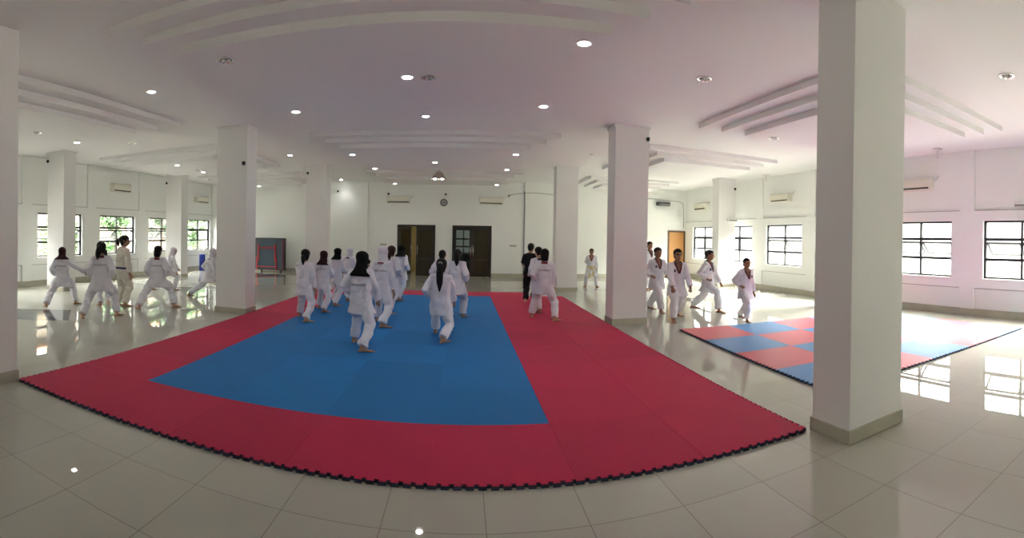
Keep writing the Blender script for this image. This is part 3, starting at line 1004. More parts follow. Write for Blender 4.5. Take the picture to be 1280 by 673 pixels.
def hand(bm, wrist, d, palm_n, side, k, fist):
    """palm, four unequal fingers of three joints and a thumb; d towards the fingers, palm_n out of the palm,
    side = +1 when the thumb is on +(d x palm_n)"""
    d = d.normalized()
    n = (palm_n - d * palm_n.dot(d)).normalized()
    s = d.cross(n) * side           # towards the thumb
    W = 0.040 * k
    rings = []
    for f, w, t in ((-0.02, .62, .013), (0.006, .72, .0135), (0.03, .92, .0135), (0.06, 1.0, .0125), (0.082, .95, .011), (0.090, .82, .008)):
        rings.append((wrist + d * f * k, s * W * w, n * t * k))
    ring_loft(bm, rings, 12)
    base_curl = radians(78) if fist else radians(18)
    for i, (off, L) in enumerate(((0.76, .92), (0.26, 1.0), (-0.24, .95), (-0.72, .76))):
        p = wrist + d * 0.083 * k + s * W * off
        ang = 0.0
        pts = [p - d * 0.012 * k, p]
        for j, seg in enumerate((0.036, 0.024, 0.019)):
            ang += base_curl * (1.0 if j == 0 else (1.05 if fist else 0.9)) * (0.9 + 0.05 * i)
            dirv = d * cos(ang) + n * sin(ang)
            p = p + dirv * seg * L * k
            pts.append(p)
        tube(bm, pts, [0.0085 * k, 0.0088 * k, 0.0082 * k, 0.0074 * k, 0.0058 * k], 7, up=s, round_ends=True)
    # thumb from the side of the palm near its base
    p0 = wrist + d * 0.022 * k + s * W * 0.62 + n * 0.004 * k
    if fist:
        pts = [p0, p0 + (d * .55 + s * .45 + n * .35) * 0.036 * k, p0 + (d * .9 + s * .25 + n * 1.0) * 0.046 * k, p0 + (d * 1.0 - s * .28 + n * 1.12) * 0.052 * k]
    else:
        pts = [p0, p0 + (d * .7 + s * .7) * 0.034 * k, p0 + (d * 1.35 + s * 1.0 + n * .15) * 0.042 * k, p0 + (d * 1.95 + s * 1.15 + n * .3) * 0.046 * k]
    tube(bm, pts, [0.0115 * k, 0.0105 * k, 0.0090 * k, 0.0068 * k], 7, round_ends=True)

def person(P):
    S = P['S']
    k = S / 1.6
    x, y = P['at']
    root = thing('person', P['label'], 'person', (x, y, P.get('z', 0.0)), -radians(P['yaw']), group=P.get('group'))
    V = Vector
    vox = P.get('vox', 0.0075)
    # ---- skeleton, facing +Y, right hand on +X
    fl, fr = [V((a, b, 0)) for a, b in P['feet']]
    if fr.x - fl.x < 0.13 * k:
        m = (fr.x + fl.x) / 2; fl.x = m - 0.065 * k; fr.x = m + 0.065 * k
    hipd = P.get('hip', (0, 0))
    mid = (fl + fr) / 2 + V((hipd[0], hipd[1], 0))
    az = 0.05 * S
    reach = 0.47 * S
    def top_for(f):
        return sqrt(max((reach * P.get('bend', .985)) ** 2 - (V((f.x, f.y, 0)) - V((mid.x, mid.y, 0))).length ** 2, 0.02))
    hz = az + min(top_for(fl), top_for(fr))
    pel = V((mid.x, mid.y, hz))
    lean, sidel = radians(P.get('lean', 2)), radians(P.get('side', 0))
    up = V((sin(sidel), sin(lean), cos(lean) * cos(sidel))).normalized()
    tw = radians(P.get('twist', 0))         # + turns the chest to the person's right
    fwd = V((sin(tw), cos(tw), 0)); fwd = (fwd - up * fwd.dot(up)).normalized()
    rgt = fwd.cross(up).normalized()
    hips = {s: pel + V((s * 0.052 * S, 0, -0.005 * S)) for s in (-1, 1)}
    ank, knee, toe = {}, {}, {}
    td = P.get('toes', (-12, 12))
    for s, f, a in ((-1, fl, td[0]), (1, fr, td[1])):
        t = radians(a)
        toe[s] = V((sin(t), cos(t), 0))
        ank[s] = V((f.x, f.y, az)) - toe[s] * 0.03 * S
        kn, an = ik(hips[s], ank[s], 0.237 * S, 0.237 * S, V((toe[s].x * .6 + s * .1, toe[s].y * .6 + .5, 0.0)))
        knee[s] = kn
        ank[s] = an
    sh = {s: pel + up * 0.285 * S + rgt * (s * 0.090 * S) - fwd * 0.004 * S for s in (-1, 1)}
    elb, wri = {}, {}
    hk = {}
    for s, key in ((-1, 'L'), (1, 'R')):
        a = P.get(key, 'hang')
        if a == 'hang':
            tgt = pel + rgt * (s * 0.142 * S) + fwd * 0.035 * S - up * 0.035 * S; fist = False; pole = -fwd * 1.0 + rgt * s * .4
        elif a == 'fist':
            tgt = pel + rgt * (s * 0.128 * S) + fwd * 0.05 * S + up * 0.075 * S; fist = True; pole = -fwd * 1.0 + rgt * s * .42
        elif a == 'front':
            tgt = pel + rgt * (s * 0.07 * S) + fwd * 0.17 * S + up * 0.09 * S; fist = True; pole = -up * .8 - fwd * .3 + rgt * s * .7
        elif a == 'low':
            tgt = pel + rgt * (s * 0.13 * S) + fwd * 0.16 * S - up * 0.0 * S; fist = True; pole = -fwd * .6 + rgt * s * .8
        elif a == 'back':
            tgt = pel + rgt * (s * 0.02 * S) - fwd * 0.085 * S + up * 0.05 * S; fist = False; pole = rgt * s * 1.0 - fwd * .6
        else:
            tgt = pel + rgt * a[0] * S + fwd * a[1] * S + up * a[2] * S; fist = a[3] if len(a) > 3 else True; pole = -up * .5 + rgt * s * .6 - fwd * .5
        elb[s], wri[s] = ik(sh[s], tgt, 0.172 * S, 0.148 * S, pole)
        hk[s] = fist
    # ---- head frame
    hy, hp = radians(P.get('hyaw', 0)), radians(P.get('hpitch', 4))
    hf = (fwd * cos(hy) + rgt * sin(hy))
    hu = (up * cos(hp) + hf * sin(hp)).normalized()
    hf = (hf - hu * hf.dot(hu)).normalized()
    hr = hf.cross(hu).normalized()
    HH = 0.150 * S
    nb = pel + up * 0.325 * S
    hc = pel + up * 0.365 * S + hu * 0.056 * S + hf * 0.012 * S
    def hp_(xx, yy, zz):
        return hc + hr * (xx * HH) + hf * (yy * HH) + hu * (zz * HH)
    # ---- body: one continuous surface
    bm = bmesh.new()
    rings = []
    for t, a, b in ((-.065, .070, .055), (-.02, .090, .066), (.03, .088, .064), (.09, .078, .056), (.16, .086, .061), (.225, .090, .058), (.268, .072, .046), (.295, .046, .040), (.322, .036, .036)):
        rings.append((pel + up * t * S, rgt * a * S, fwd * b * S))
    rings.append((lerp(nb, hc - hu * .2 * HH, .5), hr * .034 * S, hf * .036 * S))
    rings.append((hc - hu * .15 * HH - hf * .05 * HH, hr * .034 * S, hf * .038 * S))
    ring_loft(bm, rings, 16)
    ring_loft(bm, [(hp_(0, q[3], q[0]), hr * q[1] * HH, hf * q[2] * HH) for q in HEAD], 18)
    tube(bm, [hp_(0, .40, .06), hp_(0, .45, -.04), hp_(0, .475, -.13), hp_(0, .44, -.165)], [.035 * HH, .042 * HH, .056 * HH, .040 * HH], 8, round_ends=True)
    for s in (-1, 1):
        if 'scarf' not in P['hair'][1]:
            tube(bm, [hp_(s * .34, -.05, .10), hp_(s * .385, -.08, .03), hp_(s * .375, -.06, -.07), hp_(s * .34, -.03, -.13)], [.05 * HH, .065 * HH, .06 * HH, .04 * HH], 8, flat=.5, round_ends=True)
        tube(bm, [hp_(s * .06, .395, .10), hp_(s * .16, .385, .125), hp_(s * .25, .33, .10)], .035 * HH, 6, round_ends=True)
    tube(bm, [hp_(-.10, .385, -.275), hp_(0, .425, -.27), hp_(.10, .385, -.275)], .034 * HH, 6, round_ends=True)
    tube(bm, [hp_(-.07, .375, -.315), hp_(0, .41, -.32), hp_(.07, .375, -.315)], .034 * HH, 6, round_ends=True)
    for s in (-1, 1):
        a, b, c = sh[s], elb[s], wri[s]
        tube(bm, [sh[s] - rgt * s * .035 * S - up * .012 * S, a - up * .006 * S, lerp(a, b, .4), b, lerp(b, c, .3), lerp(b, c, .75), c, c + (c - b).normalized() * .012 * S],
             [.028 * S, .031 * S, .028 * S, .025 * S, .0255 * S, .0195 * S, .0165 * S, .0165 * S], 12, round_ends=True)
        a, b, c = hips[s], knee[s], ank[s]
        tube(bm, [a + V((0, 0, .02 * S)), lerp(a, b, .3), lerp(a, b, .7), b, lerp(b, c, .3), lerp(b, c, .7), c, c - V((0, 0, .012 * S))],
             [.058 * S, .056 * S, .044 * S, .036 * S, .037 * S, .026 * S, .022 * S, .022 * S], 12, up=(0, 1, 0), round_ends=True)
        d = toe[s]; q = V((-d.y, d.x, 0))
        g = V((c.x, c.y, 0)); z = c.z - az
        fr_ = []
        for off, w, hgt in ((-.036, .014, .020), (-.028, .020, .030), (0, .0225, .046), (.03, .024, .038), (.06, .028, .026), (.085, .031, .018), (.098, .029, .014)):
            fr_.append((g + d * off * S + V((0, 0, z + hgt * S * .5)), q * w * S, V((0, 0, hgt * S * .5))))
        ring_loft(bm, fr_, 12)
        for i in range(5):
            o_ = (i - 2) * .0115 * S
            L = (.030, .027, .024, .021, .017)[i] if s < 0 else (.017, .021, .024, .027, .030)[i]
            L *= S
            r_ = (.0078 if (i == 0 and s < 0) or (i == 4 and s > 0) else .0056) * S
            # q points to the person's left of the toe direction
            p0 = g + d * .094 * S - q * o_ * 1.0 + V((0, 0, z + .0075 * S))
            tube(bm, [p0, p0 + d * L * .6 + V((0, 0, .001)), p0 + d * L - V((0, 0, .002 * S))], [r_, r_, r_ * .8], 7, round_ends=True)
    me = fuse(bm, vox, 3)
    me.materials.append(M_SKIN[P.get('skin', 'tan')]); me.materials.append(M_EYE); me.materials.append(M_LIP)
    eyes = [hp_(s * .155, .40, .035) for s in (-1, 1)]
    lipc = hp_(0, .42, -.30)
    for f in me.polygons:
        c = f.center
        if (c - hc).length < HH:
            for e in eyes:
                dv = c - e
                if abs(dv.dot(hr)) < .062 * HH and abs(dv.dot(hu)) < .032 * HH and dv.dot(hf) > -.14 * HH:
                    f.material_index = 1
            dv = c - lipc
            if abs(dv.dot(hr)) < .11 * HH and abs(dv.dot(hu)) < .043 * HH and dv.dot(hf) > -.06 * HH:
                f.material_index = 2
    # the hands go in as fine geometry, joined on at the wrists inside the cuffs
    bm = bmesh.new(); bm.from_mesh(me)
    n0 = len(bm.faces)
    for s in (-1, 1):
        d = (wri[s] - elb[s]).normalized()
        inward = -rgt * s
        if hk[s]:
            pn = up if P.get('LR'[s > 0]) == 'fist' else (-up * .6 + inward * .6)
        else:
            pn = inward
        dn = pn - d * pn.dot(d)
        if dn.length < .2:
            pn = fwd
        nn = (pn - d * pn.dot(d)).normalized()
        side = 1 if d.cross(nn).dot(fwd if not hk[s] else (rgt * s if P.get('LR'[s > 0]) == 'fist' else -rgt * s + up)) > 0 else -1
        hand(bm, wri[s] + d * .008 * S, d, nn, side, k * 1.0, hk[s])
    bm.faces.ensure_lookup_table()
    for f in bm.faces[n0:]:
        f.smooth = True
    bmesh.ops.recalc_face_normals(bm, faces=bm.faces[n0:])
    bm.to_mesh(me); bm.free()
    body = link('body', me, None, root)
    # ---- trousers
    top_c, leg_c = P.get('top', 'white'), P.get('legs', P.get('top', 'white'))
    bm = bmesh.new()
    ring_loft(bm, [(pel + up * t * S, rgt * a * S, fwd * b * S) for t, a, b in ((-.09, .070, .062), (-.05, .100, .080), (.0, .108, .082), (.05, .100, .074), (.09, .094, .068))], 16)
    for s in (-1, 1):
        a, b, c = hips[s], knee[s], ank[s]
        slim = P.get('slim', 1.0)
        tube(bm, [a + V((0, 0, .015 * S)), lerp(a, b, .35), lerp(a, b, .75), b, lerp(b, c, .35), lerp(b, c, .7), lerp(b, c, .97)],
             [.066 * S * slim, .070 * S * slim, .062 * S * slim, .056 * S * slim, .054 * S * slim, .051 * S * slim, .049 * S * slim], 14, up=(0, 1, 0))
    link('trousers', fuse(bm, vox * 1.35, 4, .055), M_CLOTH[leg_c], root)
    # ---- jacket
    bm = bmesh.new()
    hem = P.get('hem', .125)
    thigh = [lerp(hips[s], knee[s], min(1, hem / .237)) for s in (-1, 1)]
    hx0, hx1 = min(t.x for t in thigh) - .062 * S, max(t.x for t in thigh) + .062 * S
    hy0, hy1 = min(t.y for t in thigh) - .075 * S, max(t.y for t in thigh) + .075 * S
    hc_ = V(((hx0 + hx1) / 2, (hy0 + hy1) / 2, 0))
    hcz = min(min(t.z for t in thigh), pel.z - hem * S * .75)
    rings = [(V((hc_.x, hc_.y, hcz)), V((min((hx1 - hx0) / 2, .22 * S), 0, 0)), V((0, min((hy1 - hy0) / 2, .20 * S), 0))),
             (lerp(V((hc_.x, hc_.y, hcz)), pel, .55), rgt * .128 * S, fwd * .102 * S)]
    fit = P.get('fit', 1.0)
    for t, a, b in ((.02, .116, .090), (.09, .108, .083), (.17, .113, .083), (.23, .115, .076), (.268, .104, .062), (.293, .082, .058), (.312, .062, .053), (.326, .050, .048)):
        rings.append((pel + up * t * S, rgt * a * S * fit, fwd * b * S * fit))
    ring_loft(bm, rings, 18)
    short = P.get('short', False)
    for s in (-1, 1):
        a, b, c = sh[s], elb[s], wri[s]
        pts = [sh[s] - rgt * s * .055 * S + up * .004 * S, a - up * .002 * S, lerp(a, b, .45), b, lerp(b, c, .4), lerp(b, c, .93)]
        rad = [.046 * S, .047 * S, .045 * S, .043 * S, .042 * S, .040 * S]
        if short:
            pts = pts[:3] + [lerp(a, b, .85)]; rad = rad[:3] + [.047 * S]
        tube(bm, pts, rad, 14)
    jm = fuse(bm, vox * 1.2, 4, .045)
    tree_ = BVHTree.FromPolygons([v.co for v in jm.vertices], [p.vertices for p in jm.polygons])
    def onto(phi, t, lift=.004, rmax=.2):
        """point on the jacket: phi from the front (0) clockwise seen from above, t up the spine"""
        o = pel + up * t * S
        d = (fwd * cos(phi) + rgt * sin(phi)).normalized()
        # come in from outside, from just beyond the chest, so that arms are not met
        hit = tree_.ray_cast(o, d, rmax * S)
        r = (hit[0] - o).length if hit[0] is not None else .10 * S
        r = min(r, (.122 if abs(sin(phi)) > .8 else .11) * S)
        return o + d * (r + lift)
    vd, vh = P.get('vneck', .19), .318
    collar = P.get('collar')
    strip = None
    if collar:
        # neckband: round the nape, down to a V on the chest
        path = []
        N = 28
        for i in range(N + 1):
            f = -1 + 2 * i / N            # -1..1 from the V tip round the nape and back
            g = abs(f)                     # 0 at nape, 1 at V tip
            phi = pi - g ** .75 * pi
            if f < 0: phi = -phi
            t = lerp(.318, vd, max(0, (g - .35) / .65) ** 1.15) if P.get('front') else lerp(.316, .285, g)
            path.append((phi, t))
        strip = path
    if P.get('front'):
        bmj = bmesh.new(); bmj.from_mesh(jm)
        kill = []
        for f in bmj.faces:
            c = f.calc_center_median() - pel
            t, lx, ly = c.dot(up) / S, c.dot(rgt) / S, c.dot(fwd) / S
            if ly > 0.01 and vd < t < .335 and abs(lx) < (t - vd) * .36:
                kill.append(f)
            elif t > .314 and abs(lx) < .046 and abs(ly) < .05:
                kill.append(f)
        bmesh.ops.delete(bmj, geom=kill, context='FACES')
        bmj.to_mesh(jm); bmj.free()
    jname = 'shirt' if short else 'jacket'
    jacket = link(jname, jm, M_CLOTH[top_c], root)
    def band(name, pts2, m, width, parent, closed=False):
        bm = bmesh.new()
        lo, hi = [], []
        for (phi, t) in pts2:
            lo.append(bm.verts.new(onto(phi, t - width / 2))); hi.append(bm.verts.new(onto(phi, t + width / 2, .005)))
        n = len(lo)
        for i in range(n if closed else n - 1):
            j = (i + 1) % n
            bm.faces.new((lo[i], lo[j], hi[j], hi[i]))
        bmesh.ops.recalc_face_normals(bm, faces=bm.faces)
        bmesh.ops.solidify(bm, geom=list(bm.faces), thickness=-.006)
        return link(name, bm, m, parent, smooth=True)
    if collar:
        if P.get('front'):
            # two straight lapels meeting at the V, joined behind the neck
            pts = []
            W = .019 * S
            bm = bmesh.new()
            def chest(lx, t):
                o = pel + up * t * S + rgt * lx * S + fwd * .3 * S
                hit = tree_.ray_cast(o, -fwd, .5 * S)
                return (hit[0] if hit[0] is not None else pel + up * t * S + rgt * lx * S + fwd * .05 * S) + fwd * .004
            for s in (-1, 1):
                a, b = [], []
                for i in range(9):
                    f = i / 8
                    t = lerp(vd - .012, .305, f); lx = lerp(0.0, .047, f) * s
                    a.append(bm.verts.new(chest(lx - s * .008, t))); b.append(bm.verts.new(chest(lx + s * .014, t)))
                # round the nape
                for i in range(1, 8):
                    ph = s * lerp(.9, pi, i / 7)
                    o = pel + up * S * lerp(.312, .320, i / 7)
                    dd = fwd * cos(ph) + rgt * sin(ph)
                    a.append(bm.verts.new(o + dd * .043 * S + up * .017 * S)); b.append(bm.verts.new(o + dd * .070 * S - up * .010 * S))
                for i in range(len(a) - 1):
                    bm.faces.new((a[i], a[i + 1], b[i + 1], b[i]))
            bmesh.ops.recalc_face_normals(bm, faces=bm.faces)
            bmesh.ops.solidify(bm, geom=list(bm.faces), thickness=-.007)
            link('collar', bm, M_TRIM[collar], jacket, smooth=True)
        else:
            bm = bmesh.new()
            pts = []
            for i in range(17):
                ph = lerp(-2.3, 2.3, i / 16) + pi
                o = pel + up * S * .306
                dd = fwd * cos(ph) + rgt * sin(ph)
                pts.append((o, dd))
            lo = [bm.verts.new(o + dd * .066 * S - up * .014 * S) for o, dd in pts]
            hi = [bm.verts.new(o + dd * .052 * S + up * .016 * S) for o, dd in pts]
            for i in range(16):
                bm.faces.new((lo[i], lo[i + 1], hi[i + 1], hi[i]))
            bmesh.ops.recalc_face_normals(bm, faces=bm.faces)
            bmesh.ops.solidify(bm, geom=list(bm.faces), thickness=-.007)
            link('collar', bm, M_TRIM[collar], jacket, smooth=True)
    if P.get('belt'):
        bt = .035
        b = band('belt', [(2 * pi * i / 28, bt) for i in range(28)], M_TRIM[P['belt']], .026, root, True)
        bm = bmesh.new()
        kc = onto(0, bt, .012)
        tube(bm, [kc - rgt * .02 * S, kc + rgt * .02 * S], .014 * S, 8, round_ends=True)
        for s in (-1, 1):
            e1 = kc + rgt * s * .03 * S - up * .06 * S + fwd * .012 * S
            tube(bm, [kc, e1, e1 + rgt * s * .012 * S - up * (.10 + .03 * s + P.get('tails', 0)) * S], .016 * S, 6, flat=.3, up=tuple(fwd))
        link('belt_knot', bm, M_TRIM[P['belt']], b, smooth=True)
    if P.get('print'):
        cu = bpy.data.curves.new('t', 'FONT'); cu.body = 'TAEKWONDO'; cu.align_x = 'CENTER'; cu.align_y = 'CENTER'
        to = bpy.data.objects.new('t', cu); COL.objects.link(to)
        tm = bpy.data.meshes.new_from_object(to.evaluated_get(bpy.context.evaluated_depsgraph_get()))
        bpy.data.objects.remove(to)
        wid = max(v.co.x for v in tm.vertices) - min(v.co.x for v in tm.vertices)
        sc_ = .165 * S / wid
        t0 = P.get('print_t', .205)
        for v in tm.vertices:
            # seen from behind, the person's left is on the viewer's left
            lx, lz = v.co.x * sc_, v.co.y * sc_ * 1.25
            o = pel + up * (t0 * S + lz) + rgt * lx - fwd * .35 * S
            hit = tree_.ray_cast(o, fwd, .5 * S)
            p = hit[0] if hit[0] is not None else pel + up * (t0 * S + lz) + rgt * lx - fwd * .08 * S
            v.co = p - fwd * .006
        tm.name = 'back_lettering'
        link('back_lettering', tm, M_TRIM['print'], jacket)
    if P.get('emblem'):
        bm = bmesh.new()
        es = P['emblem']
        o0 = pel + up * .215 * S + rgt * es * .062 * S
        vs_ = []
        hit = tree_.ray_cast(o0 + fwd * .3 * S, -fwd, .5 * S)
        ctr = bm.verts.new((hit[0] if hit[0] is not None else o0 + fwd * .08 * S) + fwd * .007)
        for i in range(12):
            a = 2 * pi * i / 12
            o = o0 + up * sin(a) * .020 * S + rgt * cos(a) * .017 * S + fwd * .3 * S
            hit = tree_.ray_cast(o, -fwd, .5 * S)
            vs_.append(bm.verts.new((hit[0] if hit[0] is not None else o - fwd * .22 * S) + fwd * .007))
        for i in range(12):
            bm.faces.new((vs_[i], vs_[(i + 1) % 12], ctr))
        bmesh.ops.recalc_face_normals(bm, faces=bm.faces)
        bmesh.ops.solidify(bm, geom=list(bm.faces), thickness=-.003)
        link('emblem', bm, M_TRIM['emblem'], jacket)
    # ---- hair or scarf: a shell around the skull, open at the face
    kind, hcol = P['hair']
    M = M_HAIR[hcol]
    bm = bmesh.new()
    scarf = 'scarf' in hcol
    grow = 1.2 if scarf else (1.10 if kind == 'short' else 1.17)
    zs = [(-.62 + i * (1.112 / 34)) for i in range(35)]
    zg = 1.10 if scarf else 1.08
    loops = []
    NN = 40
    for z in zs:
        w, dd, yo = head_profile(z)
        if z < -.1 and scarf:           # scarves fall straight from the back of the skull
            w, dd, yo = max(w, .315), max(dd, .37), min(yo, .0)
        elif z < -.15:
            w, dd, yo = max(w, .24), max(dd, .26), min(yo, -.06)
        zz = z * (zg if z > 0 else 1.0)
        loops.append([bm.verts.new(hp_(w * grow * sin(2 * pi * i / NN), yo + dd * grow * cos(2 * pi * i / NN) - .015, zz)) for i in range(NN)])
    for a, b, z in zip(loops, loops[1:], zs):
        for i in range(NN):
            ph = 2 * pi * (i + .5) / NN
            c, s_ = cos(ph), abs(sin(ph))
            if scarf:
                skip = c > .42 and -.46 < z < .20
            elif kind == 'short':
                # fringe above, clear of the ears, down to the nape
                lim = .20 if c > .45 else (.06 if c > -.1 else (-.12 if c > -.4 else -.36))
                skip = z < lim
            else:
                lim = .17 if c > .5 else (-.02 if c > .1 else -.52)
                skip = z < lim
            if not skip:
                j = (i + 1) % NN
                bm.faces.new((a[i], a[j], b[j], b[i]))
    cap_ = bm.verts.new(hp_(0, -.04, .495 * zg + .012))
    for i in range(NN):
        bm.faces.new((loops[-1][i], loops[-1][(i + 1) % NN], cap_))
    bmesh.ops.delete(bm, geom=[v for v in bm.verts if not v.link_faces], context='VERTS')
    bmesh.ops.recalc_face_normals(bm, faces=bm.faces)
    bmesh.ops.solidify(bm, geom=list(bm.faces), thickness=.03 * HH)
    if scarf:
        hang_ = P.get('drape', 1.0)
        # drape over neck and shoulders
        shell = bmesh.new()
        rr = []
        dz = -.10 * S * hang_
        for f, a, b, yo in ((0, .38, .46, -.03), (.25, .42, .46, -.06), (.45, .50, .47, -.09), (.65, .63, .50, -.11), (.82, .76, .53, -.12), (1.0, .80, .54, -.12)):
            c = lerp(hc - hu * .30 * HH, nb + up * dz * .55 - hf * .0, f) + hf * yo * HH * .8
            if kind == 'hood':
                a, b = min(a, .36 + .07 * f), min(b, .36)
            rr.append((c, lerp(hr, rgt, f) * a * HH, lerp(hf, fwd, f) * b * HH))
        ring_loft(shell, rr, 24)
        sm = bpy.data.meshes.new('tmp'); bmesh.ops.recalc_face_normals(shell, faces=shell.faces); shell.to_mesh(sm); shell.free()
        bm.from_mesh(sm); bpy.data.meshes.remove(sm)
    me = bpy.data.meshes.new('hair'); bm.to_mesh(me); bm.free(); me.shade_smooth()
    hname = {'hijab': 'headscarf', 'hood': 'headscarf'}.get(kind, 'hair')
    hair = link(hname, me, M, root)
    if kind == 'ponytail':
        L = P.get('tail', .22) * S
        b0 = hp_(0, -.43, .10)
        sw = P.get('sway', 0) * S
        bm = bmesh.new()
        out = -hf * .035 * S
        tube(bm, [b0, b0 + out - up * .012 * S, b0 + out * 1.25 - up * L * .35 + rgt * sw * .4, b0 + out * 1.0 - up * L * .7 + rgt * sw * .8, b0 + out * .8 - up * L + rgt * sw],
             [.020 * S, .031 * S, .040 * S, .036 * S, .012 * S], 10, flat=.75, round_ends=True)
        link('ponytail', bm, M, hair, smooth=True)
        bm = bmesh.new()
        cc = b0 + out * .35 - up * .004 * S
        dirv = (out - up * .012 * S).normalized()
        q1 = dirv.orthogonal().normalized(); q2 = dirv.cross(q1)
        pts = [cc + (q1 * cos(a * pi / 8) + q2 * sin(a * pi / 8)) * .021 * S for a in range(17)]
        tube(bm, pts, .0045 * S, 6)
        link('hair_tie', bm, M_WHITEPL if P.get('tie') else M_HAIR['brown'], hair, smooth=True)
    elif kind == 'bun':
        bm = bmesh.new()
        b0 = hp_(0, -.40, -.18)
        tube(bm, [b0, b0 - hf * .02 * S - up * .012 * S, b0 - hf * .018 * S - up * .06 * S, b0 - hf * .005 * S - up * .115 * S], [.026 * S, .032 * S, .026 * S, .010 * S], 10, round_ends=True)
        link('low_tail', bm, M, hair, smooth=True)
    elif kind == 'bob':
        bm = bmesh.new()
        ring_loft(bm, [(hp_(0, -.10, .05), hr * .37 * HH, hf * .34 * HH), (hp_(0, -.16, -.2), hr * .37 * HH, hf * .29 * HH), (hp_(0, -.20, -.45), hr * .35 * HH, hf * .24 * HH), (hp_(0, -.22, -.62), hr * .28 * HH, hf * .17 * HH)], 16)
        link('hair_length', bm, M, hair, smooth=True)
    if P.get('glasses'):
        bm = bmesh.new()
        for s in (-1, 1):
            pts = [hp_(s * .165 + .105 * cos(a * pi / 8), .455 - .02 * abs(cos(a * pi / 8)), .03 + .075 * sin(a * pi / 8)) for a in range(17)]
            tube(bm, pts, .012 * HH, 6)
            tube(bm, [hp_(s * .27, .44, .05), hp_(s * .355, .30, .05), hp_(s * .375, -.05, .06)], .012 * HH, 6)
        tube(bm, [hp_(-.06, .455, .05), hp_(.06, .455, .05)], .012 * HH, 6)
        link('glasses', bm, M_ACDARK, root, smooth=True)
    return root

